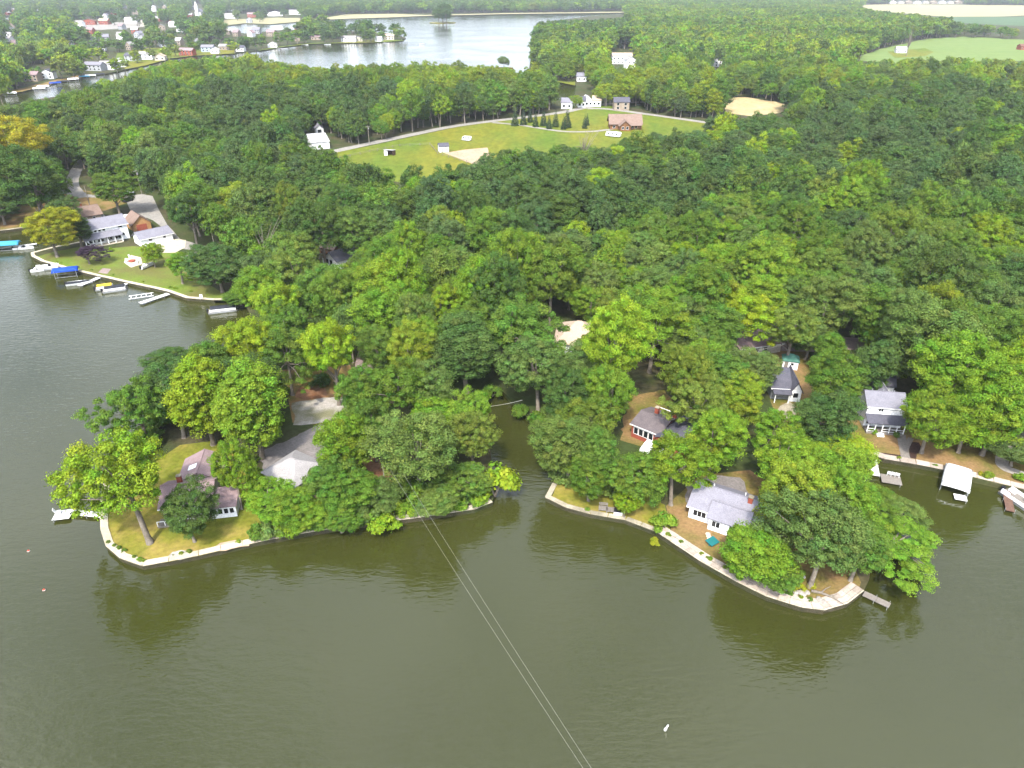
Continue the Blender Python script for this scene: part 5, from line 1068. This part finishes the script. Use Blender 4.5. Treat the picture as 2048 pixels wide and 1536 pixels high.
for u, v in ((470, 690), (440, 715), (405, 748), (370, 780), (335, 815), (305, 845), (280, 872), (258, 905), (240, 930), (225, 960), (455, 712), (390, 772), (320, 842), (270, 900)):
    bush(u+14+rr.uniform(0, 10), v+rr.uniform(0, 8), rr.uniform(2.0, 3.4), rr.choice('MMLD'), 'leafy bush along the open lake shore of the neck', 'bushes along the shore of the neck')
for u, v in ((1110, 905), (1112, 930), (1114, 955), (1090, 868), (1068, 845), (1125, 965), (1150, 975), (1200, 985), (1235, 990), (1090, 830), (1150, 940)):
    bush(u+rr.uniform(4, 14), v+rr.uniform(-4, 4), rr.uniform(1.8, 3.0), rr.choice('MLGG'), 'leafy bush on the wooded bank of the creek', 'bushes on the creek bank')
for k in range(46):
    a_, b_ = rr.choice([((216, 1092), (288, 1132)), ((288, 1130), (520, 1084)), ((1135, 1017), (1310, 1062)), ((1310, 1062), (1470, 1155)), ((1540, 1185), (1640, 1213)), ((1760, 917), (1940, 952)), ((90, 526), (300, 574)), ((300, 574), (430, 600))]); t_ = rr.random()
    bush(a_[0]+(b_[0]-a_[0])*t_, a_[1]+(b_[1]-a_[1])*t_-7, rr.uniform(0.25, 0.5), rr.choice('LMOS'), 'small weed clump growing against a seawall cap', 'weed clumps along the seawalls')
# woodland: jittered grid over the land, nearest ones as single trees, the rest as one mass
CLEAR = [  # patches of ground and water that stay open to view (photograph pixels)
 [(672, 302), (740, 286), (830, 266), (910, 250), (1010, 237), (1120, 224), (1185, 206), (1215, 206), (1300, 228), (1440, 246), (1400, 257), (1300, 260), (1250, 270), (1200, 287), (1060, 292), (975, 288), (955, 318), (900, 332), (760, 335), (695, 322)],
 [(1450, 197), (1490, 195), (1550, 204), (1590, 214), (1555, 224), (1500, 231), (1455, 226)],
 [(1712, 116), (1760, 98), (1850, 79), (1930, 75), (2048, 80), (2200, 84), (2200, 118), (2048, 117), (1900, 113), (1860, 112), (1780, 118), (1720, 122)],
 [(1700, 11), (1760, 9), (2060, 11), (2200, 13), (2200, 24), (2000, 32), (1890, 33), (1780, 23)], [(1890, 34), (2000, 34), (2048, 42), (2200, 44), (2200, 58), (2000, 49), (1930, 45)],
 [(1955, 168), (2060, 167), (2060, 178), (1965, 178)],
 [(62, 510), (185, 484), (175, 455), (265, 430), (300, 425), (250, 395), (285, 388), (325, 420), (350, 470), (420, 490), (380, 545), (420, 600), (300, 580)], [(-20, 520), (-20, 465), (60, 455), (130, 470), (60, 515)],
 [(130, 408), (205, 415), (205, 448), (150, 450)], [(645, 495), (690, 495), (690, 535), (645, 540)], [(604, 436), (637, 436), (637, 458), (604, 458)], [(622, 260), (660, 260), (662, 296), (622, 296)],
 [(1100, 632), (1150, 632), (1150, 668), (1100, 690)], [(1484, 675), (1560, 675), (1560, 702), (1484, 706)], [(1652, 676), (1722, 676), (1722, 698), (1652, 700)], [(1558, 708), (1600, 708), (1612, 745), (1560, 745)], [(1546, 740), (1600, 740), (1600, 842), (1556, 842)],
 [(1722, 758), (1820, 758), (1790, 800), (1790, 905), (1722, 880)], [(1262, 793), (1345, 800), (1320, 880), (1262, 872)], [(1370, 972), (1512, 972), (1512, 1010), (1440, 1080), (1340, 1080)], [(575, 755), (700, 740), (715, 800), (620, 870), (520, 945), (575, 800)], [(995, 825), (1020, 825), (1060, 870), (1080, 1000), (1060, 1000), (1000, 900)],
 [(1120, 168), (1150, 172), (1148, 192), (1118, 190)], [(1128, 188), (1200, 188), (1220, 214), (1128, 222)], [(1225, 95), (1268, 100), (1266, 138), (1225, 128)], [(1146, 140), (1172, 140), (1172, 166), (1146, 166)], [(160, 115), (345, 92), (395, 90), (470, 85), (470, 107), (390, 112), (330, 122), (240, 152), (160, 155)], [(45, 140), (115, 134), (115, 165), (45, 182)], [(-20, 190), (110, 168), (200, 155), (180, 172), (60, 200), (-20, 210)],
 [(685, 68), (722, 68), (722, 85), (685, 86)], [(745, 66), (800, 66), (800, 84), (745, 85)], [(135, 40), (270, 36), (300, 55), (180, 58)], [(445, 30), (600, 22), (600, 42), (530, 60), (455, 60)], [(600, 40), (690, 28), (1000, 26), (1250, 22), (1250, 34), (1100, 40), (850, 45), (760, 38)], [(520, 105), (700, 88), (820, 80), (850, 50), (1065, 50), (1055, 138), (900, 120), (620, 130), (520, 118)], [(1790, 94), (1820, 92), (1860, 96), (1870, 112), (1790, 114)], [(1425, 124), (1445, 124), (1445, 136), (1425, 136)], [(2035, 70), (2060, 70), (2060, 102), (2035, 102)], [(1780, 0), (1930, 0), (1930, 9), (1780, 9)], [(536, 84), (585, 80), (585, 98), (536, 98)],
 [(140, 320), (170, 320), (165, 395), (140, 395)], [(275, 350), (292, 350), (292, 390), (275, 390)], [(733, 262), (745, 262), (745, 290), (733, 290)], [(422, 470), (436, 470), (436, 498), (422, 498)], [(60, 130), (130, 130), (130, 170), (60, 170)], [(387, 8), (406, 8), (406, 30), (387, 30)], [(302, 8), (314, 8), (314, 24), (302, 24)],
]
CLEAR += TOWN_CLEAR + [[(-20, 610), (425, 606), (470, 612), (465, 640), (430, 660), (395, 690), (320, 695), (300, 740), (215, 800), (190, 850), (130, 900), (-20, 900)]]
FOOT = [  # ground that carries no trees
 [(655, 306), (1010, 240), (1185, 210), (1300, 228), (1450, 248), (1420, 262), (1250, 300), (1100, 325), (960, 345), (800, 350), (700, 335)],
 [(213, 1068), (530, 1082), (520, 960), (500, 880), (330, 890), (220, 1000)], [(1092, 1003), (1312, 1070), (1645, 1229), (1724, 1190), (1700, 1115), (1660, 1050), (1350, 950), (1100, 970)],
 [(1700, 845), (2300, 950), (2300, 1050), (1735, 914)], [(70, 514), (430, 602), (420, 500), (350, 440), (300, 390), (240, 390), (150, 410), (185, 485)], [(560, 750), (740, 770), (745, 806), (640, 850), (600, 960), (520, 950)],
 [(520, 102), (812, 82), (812, 76), (620, 80), (520, 95)],
]
FOOTW = [[(g(u, v).x, g(u, v).y) for u, v in f] for f in FOOT]
def scatter(dmin, dmax, step, rmean, seed):
    rng = np.random.default_rng(seed); W_ = dmax*0.80+60
    xs = np.arange(-W_, W_, step); ys = np.arange(dmin, dmax, step); X, Y = np.meshgrid(xs, ys); X = X.ravel(); Y = Y.ravel()
    X = X+rng.uniform(-0.42, 0.42, X.size)*step; Y = Y+rng.uniform(-0.42, 0.42, Y.size)*step
    k = np.abs(X) < Y*0.80+40; X, Y = X[k], Y[k]
    big = rng.uniform(0, 1, X.size)
    rad = rmean*(0.72+0.62*big); hh = np.clip(rad*3.0*rng.uniform(0.75, 1.25, X.size), 8, 26)
    ok = on_land(X, Y)
    for dx, dy in ((2, 0), (-2, 0), (0, 2), (0, -2)): ok &= on_land(X+dx, Y+dy)
    for f in FOOTW: ok &= ~inpoly(X, Y, f)
    X, Y, rad, hh = X[ok], Y[ok], rad[ok], hh[ok]
    uc, vc, dp = proj(X, Y, LZ+0.63*hh); rp = FPX*rad/dp; ub, vb, _ = proj(X, Y, LZ+0*hh); ut, vt, _ = proj(X, Y, LZ+hh)
    ok = np.ones(X.size, bool)
    for c in CLEAR:
        bot = max(q[1] for q in c)
        hit = np.zeros(X.size, bool)
        for a in range(0, 360, 45): hit |= inpoly(uc+rp*1.02*math.cos(R(a)), vc+(rp*1.0*math.sin(R(a))), c)
        hit |= inpoly(uc, vc, c) | inpoly(ut, vt+rp*0.1, c) | inpoly(ub, vb, c)
        top = min(q[1] for q in c)
        ok &= ~(hit & (vb > top))
    X, Y, rad, hh, uc, vc, rp, vb = [q[ok] for q in (X, Y, rad, hh, uc, vc, rp, vb)]
    ok = np.ones(X.size, bool)
    for x, y, r_ in TREES: ok &= (X-x)**2+(Y-y)**2 > (0.62*(rad+r_))**2
    # open spots near buildings
    return [q[ok] for q in (X, Y, rad, hh, uc, vc, rp, vb)]
parts = [scatter(85, 420, 7.6, 4.9, 1), scatter(420, 1000, 8.8, 5.5, 2), scatter(1000, 2000, 12.5, 7.4, 3), scatter(2000, 3700, 16.0, 9.0, 4)]
X, Y, RAD, HH, UC, VC, RP, VB = [np.concatenate([p[i] for p in parts]) for i in range(8)]
EX = [(235, 145, 6), (250, 140, 5), (275, 126, 6), (306, 121, 5), (335, 118, 6), (352, 113, 6), (390, 108, 6), (402, 102, 6), (433, 99, 6), (462, 100, 7), (470, 106, 6), (495, 100, 8), (512, 101, 7), (525, 97, 8), (560, 92, 8), (575, 90, 8), (595, 88, 8), (612, 86, 8), (650, 86, 8), (665, 85, 9), (680, 84, 7), (732, 84, 8), (742, 83, 8), (764, 80, 6), (796, 79, 8), (803, 79.5, 7), (728, 78, 9), (675, 78, 9), (640, 74, 9), (765, 74, 9), (788, 74, 9),
      (150, 158, 8), (160, 152, 7), (125, 158, 8), (75, 160, 5), (35, 172, 9), (20, 178, 9), (48, 170, 7), (138, 150, 9), (172, 133, 8), (200, 128, 8), (280, 108, 8), (330, 100, 8), (300, 100, 8), (345, 104, 7), (410, 93, 8), (385, 96, 8), (1075, 152, 6), (1090, 155, 6), (1128, 160, 7), (1138, 163, 6), (1150, 156, 6), (1210, 212, 7), (1202, 208, 6), (1152, 217, 4), (140, 50, 10), (165, 46, 10), (195, 44, 10), (230, 50, 9), (245, 44, 10), (275, 52, 9), (300, 48, 10), (475, 41, 10), (530, 39, 10), (570, 36, 10), (605, 36, 10), (620, 33, 11), (520, 44, 10), (640, 37, 9), (690, 31, 10), (900, 27.5, 10), (940, 27, 9), (980, 26.6, 9), (870, 28.5, 10), (1050, 26, 8), (1090, 25.4, 8), (1130, 25, 9), (1170, 24.6, 8)]
ex = np.array(EX, float); ew = [g(u, v) for u, v, _ in EX]; ex_x = np.array([p.x for p in ew]); ex_y = np.array([p.y for p in ew]); er = ex[:, 2]; eh = er*2.2
eu, ev, ed = proj(ex_x, ex_y, LZ+0.6*eh); X = np.concatenate([X, ex_x]); Y = np.concatenate([Y, ex_y]); RAD = np.concatenate([RAD, er]); HH = np.concatenate([HH, eh]); UC = np.concatenate([UC, eu]); VC = np.concatenate([VC, ev]); RP = np.concatenate([RP, FPX*er/ed]); VB = np.concatenate([VB, ex[:, 1]])
inframe = (UC > -RP-60) & (UC < 2048+RP+60) & (VC > -60)
# broad drifts of species across the woods, plus zones that paint in sun and cloud shade
def drift(x, y, s, ph):
    return (np.sin(x/s+ph)+np.sin(y/s*1.3+ph*2.1)+np.sin((x+y)/s*0.7+ph*0.7)+np.sin((x-1.6*y)/s*0.55+ph*1.9))/4
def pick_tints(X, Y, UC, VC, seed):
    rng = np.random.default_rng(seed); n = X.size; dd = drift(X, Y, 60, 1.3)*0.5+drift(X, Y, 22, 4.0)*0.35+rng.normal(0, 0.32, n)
    w = np.zeros(n)                      # zone lean: sunlit band (+) and cloud shade (-) put into the leaf colour
    w += np.where((VB_ < 112) & (UC < 1250), -0.32, 0)  # bluish far haze put into the leaf colour
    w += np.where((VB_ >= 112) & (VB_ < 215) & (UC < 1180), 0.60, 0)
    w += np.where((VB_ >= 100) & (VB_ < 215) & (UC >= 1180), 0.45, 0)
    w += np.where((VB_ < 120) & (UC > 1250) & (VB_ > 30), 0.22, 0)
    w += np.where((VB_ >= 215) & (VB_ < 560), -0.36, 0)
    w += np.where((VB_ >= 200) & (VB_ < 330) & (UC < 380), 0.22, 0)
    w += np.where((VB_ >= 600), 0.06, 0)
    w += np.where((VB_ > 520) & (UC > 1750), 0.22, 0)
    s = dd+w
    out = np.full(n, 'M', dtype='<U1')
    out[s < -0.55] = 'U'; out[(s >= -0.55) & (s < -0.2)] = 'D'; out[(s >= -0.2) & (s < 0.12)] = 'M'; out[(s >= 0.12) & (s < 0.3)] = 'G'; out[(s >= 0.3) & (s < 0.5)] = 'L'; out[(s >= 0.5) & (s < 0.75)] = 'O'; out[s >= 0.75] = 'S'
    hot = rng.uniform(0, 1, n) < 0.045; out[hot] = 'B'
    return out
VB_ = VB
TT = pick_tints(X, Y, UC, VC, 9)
order = np.argsort(-RP*inframe)
N_SINGLE = 300 - n_hand - 4 - 2
single = np.zeros(X.size, bool); single[order[:N_SINGLE]] = True
MARKS = [(665, 530, 'the blue roofed cabin'), (620, 450, 'the rust roofed wood shed'), (835, 567, 'the tan cabin'), (925, 552, 'the grey roofed cabin'), (1150, 712, 'the beige hipped house'), (1520, 710, 'the mauve lane roof'),
         (1290, 880, 'the brick house'), (1770, 870, 'the porch house'), (1570, 805, 'the slate roofed house'), (1578, 740, 'the green roofed shed'), (640, 820, 'the gravel yard'), (315, 487, 'the long garage'), (290, 405, 'the wide driveway'),
         (180, 447, 'the brown house'), (985, 790, 'the creek head'), (447, 622, 'the black topped pontoon boat'), (1690, 688, 'the pinkish lane'), (2015, 910, 'the curved stone path'), (450, 735, 'the shore of the neck'), (740, 690, 'the narrow lane'), (1253, 775, 'the utility pole behind the brick house')]
MARKW = [(g(u, v), n) for u, v, n in MARKS]
SHAPE = {'open': 'open crowned', 'round': 'round', 'spread': 'broad', 'tall': 'upright'}
for i in np.nonzero(single)[0]:
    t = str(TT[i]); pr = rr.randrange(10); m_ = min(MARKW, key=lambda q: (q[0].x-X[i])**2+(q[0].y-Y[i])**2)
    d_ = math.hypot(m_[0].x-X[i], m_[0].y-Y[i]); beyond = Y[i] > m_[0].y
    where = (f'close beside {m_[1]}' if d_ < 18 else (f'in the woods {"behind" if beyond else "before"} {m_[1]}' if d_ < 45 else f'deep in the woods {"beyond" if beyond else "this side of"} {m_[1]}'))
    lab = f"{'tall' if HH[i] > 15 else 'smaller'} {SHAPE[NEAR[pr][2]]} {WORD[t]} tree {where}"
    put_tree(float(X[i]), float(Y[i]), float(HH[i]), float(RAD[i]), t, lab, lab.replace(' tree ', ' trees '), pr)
# one mass for the rest
def mass(name, idx, meshes, label, seed):
    rng = np.random.default_rng(seed); n = idx.size
    pc = bpy.data.collections.new(name+'_kinds')
    for i, m_ in enumerate(meshes): pc.objects.link(bpy.data.objects.new(f'{name}_kind_{i:02d}', m_))
    me = bpy.data.meshes.new(name); me.vertices.add(n); co = np.stack([X[idx], Y[idx], np.full(n, LZ)], 1); me.vertices.foreach_set('co', co.ravel())
    k = 1.1*RAD[idx]/RT; q_ = rng.uniform(0.86, 1.16, n); sc = np.stack([k*q_, k/q_, HH[idx]/HT], 1); ro = np.stack([rng.normal(0, 0.05, n), rng.normal(0, 0.05, n), rng.uniform(0, 6.28, n)], 1)
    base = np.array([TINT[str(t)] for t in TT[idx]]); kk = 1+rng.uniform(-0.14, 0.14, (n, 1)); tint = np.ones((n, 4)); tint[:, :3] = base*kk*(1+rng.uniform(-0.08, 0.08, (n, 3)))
    for nm, ty, arr, key in (('scl', 'FLOAT_VECTOR', sc, 'vector'), ('rot', 'FLOAT_VECTOR', ro, 'vector'), ('leaf_tint', 'FLOAT_COLOR', tint, 'color'), ('proto', 'INT', rng.integers(0, len(meshes), n), 'value')):
        a_ = me.attributes.new(nm, ty, 'POINT'); a_.data.foreach_set(key, np.ascontiguousarray(arr).ravel())
    o = link(bpy.data.objects.new(name, me)); tag(o, label, 'woodland', kind='stuff')
    ng = bpy.data.node_groups.new(name, 'GeometryNodeTree'); ng.interface.new_socket('Geometry', in_out='INPUT', socket_type='NodeSocketGeometry'); ng.interface.new_socket('Geometry', in_out='OUTPUT', socket_type='NodeSocketGeometry')
    gi = ng.nodes.new('NodeGroupInput'); go = ng.nodes.new('NodeGroupOutput'); ip = ng.nodes.new('GeometryNodeInstanceOnPoints'); ci = ng.nodes.new('GeometryNodeCollectionInfo')
    ci.inputs['Collection'].default_value = pc; ci.inputs['Separate Children'].default_value = True; ci.inputs['Reset Children'].default_value = True
    def na(nm, ty): x = ng.nodes.new('GeometryNodeInputNamedAttribute'); x.data_type = ty; x.inputs['Name'].default_value = nm; return x.outputs['Attribute']
    e2r = ng.nodes.new('FunctionNodeEulerToRotation')
    K = ng.links.new; K(gi.outputs[0], ip.inputs['Points']); K(ci.outputs[0], ip.inputs['Instance']); ip.inputs['Pick Instance'].default_value = True
    K(na('proto', 'INT'), ip.inputs['Instance Index']); K(na('rot', 'FLOAT_VECTOR'), e2r.inputs[0]); K(e2r.outputs[0], ip.inputs['Rotation']); K(na('scl', 'FLOAT_VECTOR'), ip.inputs['Scale']); K(ip.outputs[0], go.inputs[0])
    md = o.modifiers.new('woodland', 'NODES'); md.node_group = ng
rest = ~single
D = np.hypot(X, Y)
mass('woodland', np.nonzero(rest & (D < 700))[0], MID, 'dense mixed green woodland between the lots and the meadow', 1)
mass('far_woodland', np.nonzero(rest & (D >= 700))[0], VFAR, 'far off woodland around the upper lake, town and fields', 2)
print('trees', X.size, 'single', int(single.sum()), 'hand', n_hand)

# ---------------------------------------------------------------- haze
hz = MB().box(-6800, 6800, -600, 6800, -2.6, 90)
hm = bpy.data.materials.new('haze_air'); hm.use_nodes = True; t = hm.node_tree; t.nodes.remove(t.nodes['Principled BSDF'])
pv = t.nodes.new('ShaderNodeVolumePrincipled'); pv.inputs['Color'].default_value = (0.86, 0.92, 1.0, 1); pv.inputs['Density'].default_value = 0.00008; pv.inputs['Anisotropy'].default_value = 0.2
t.links.new(pv.outputs[0], t.nodes['Material Output'].inputs['Volume']); MATS['haze_air'] = hm
tag(hz.build('haze', 'haze_air'), kind='stuff')
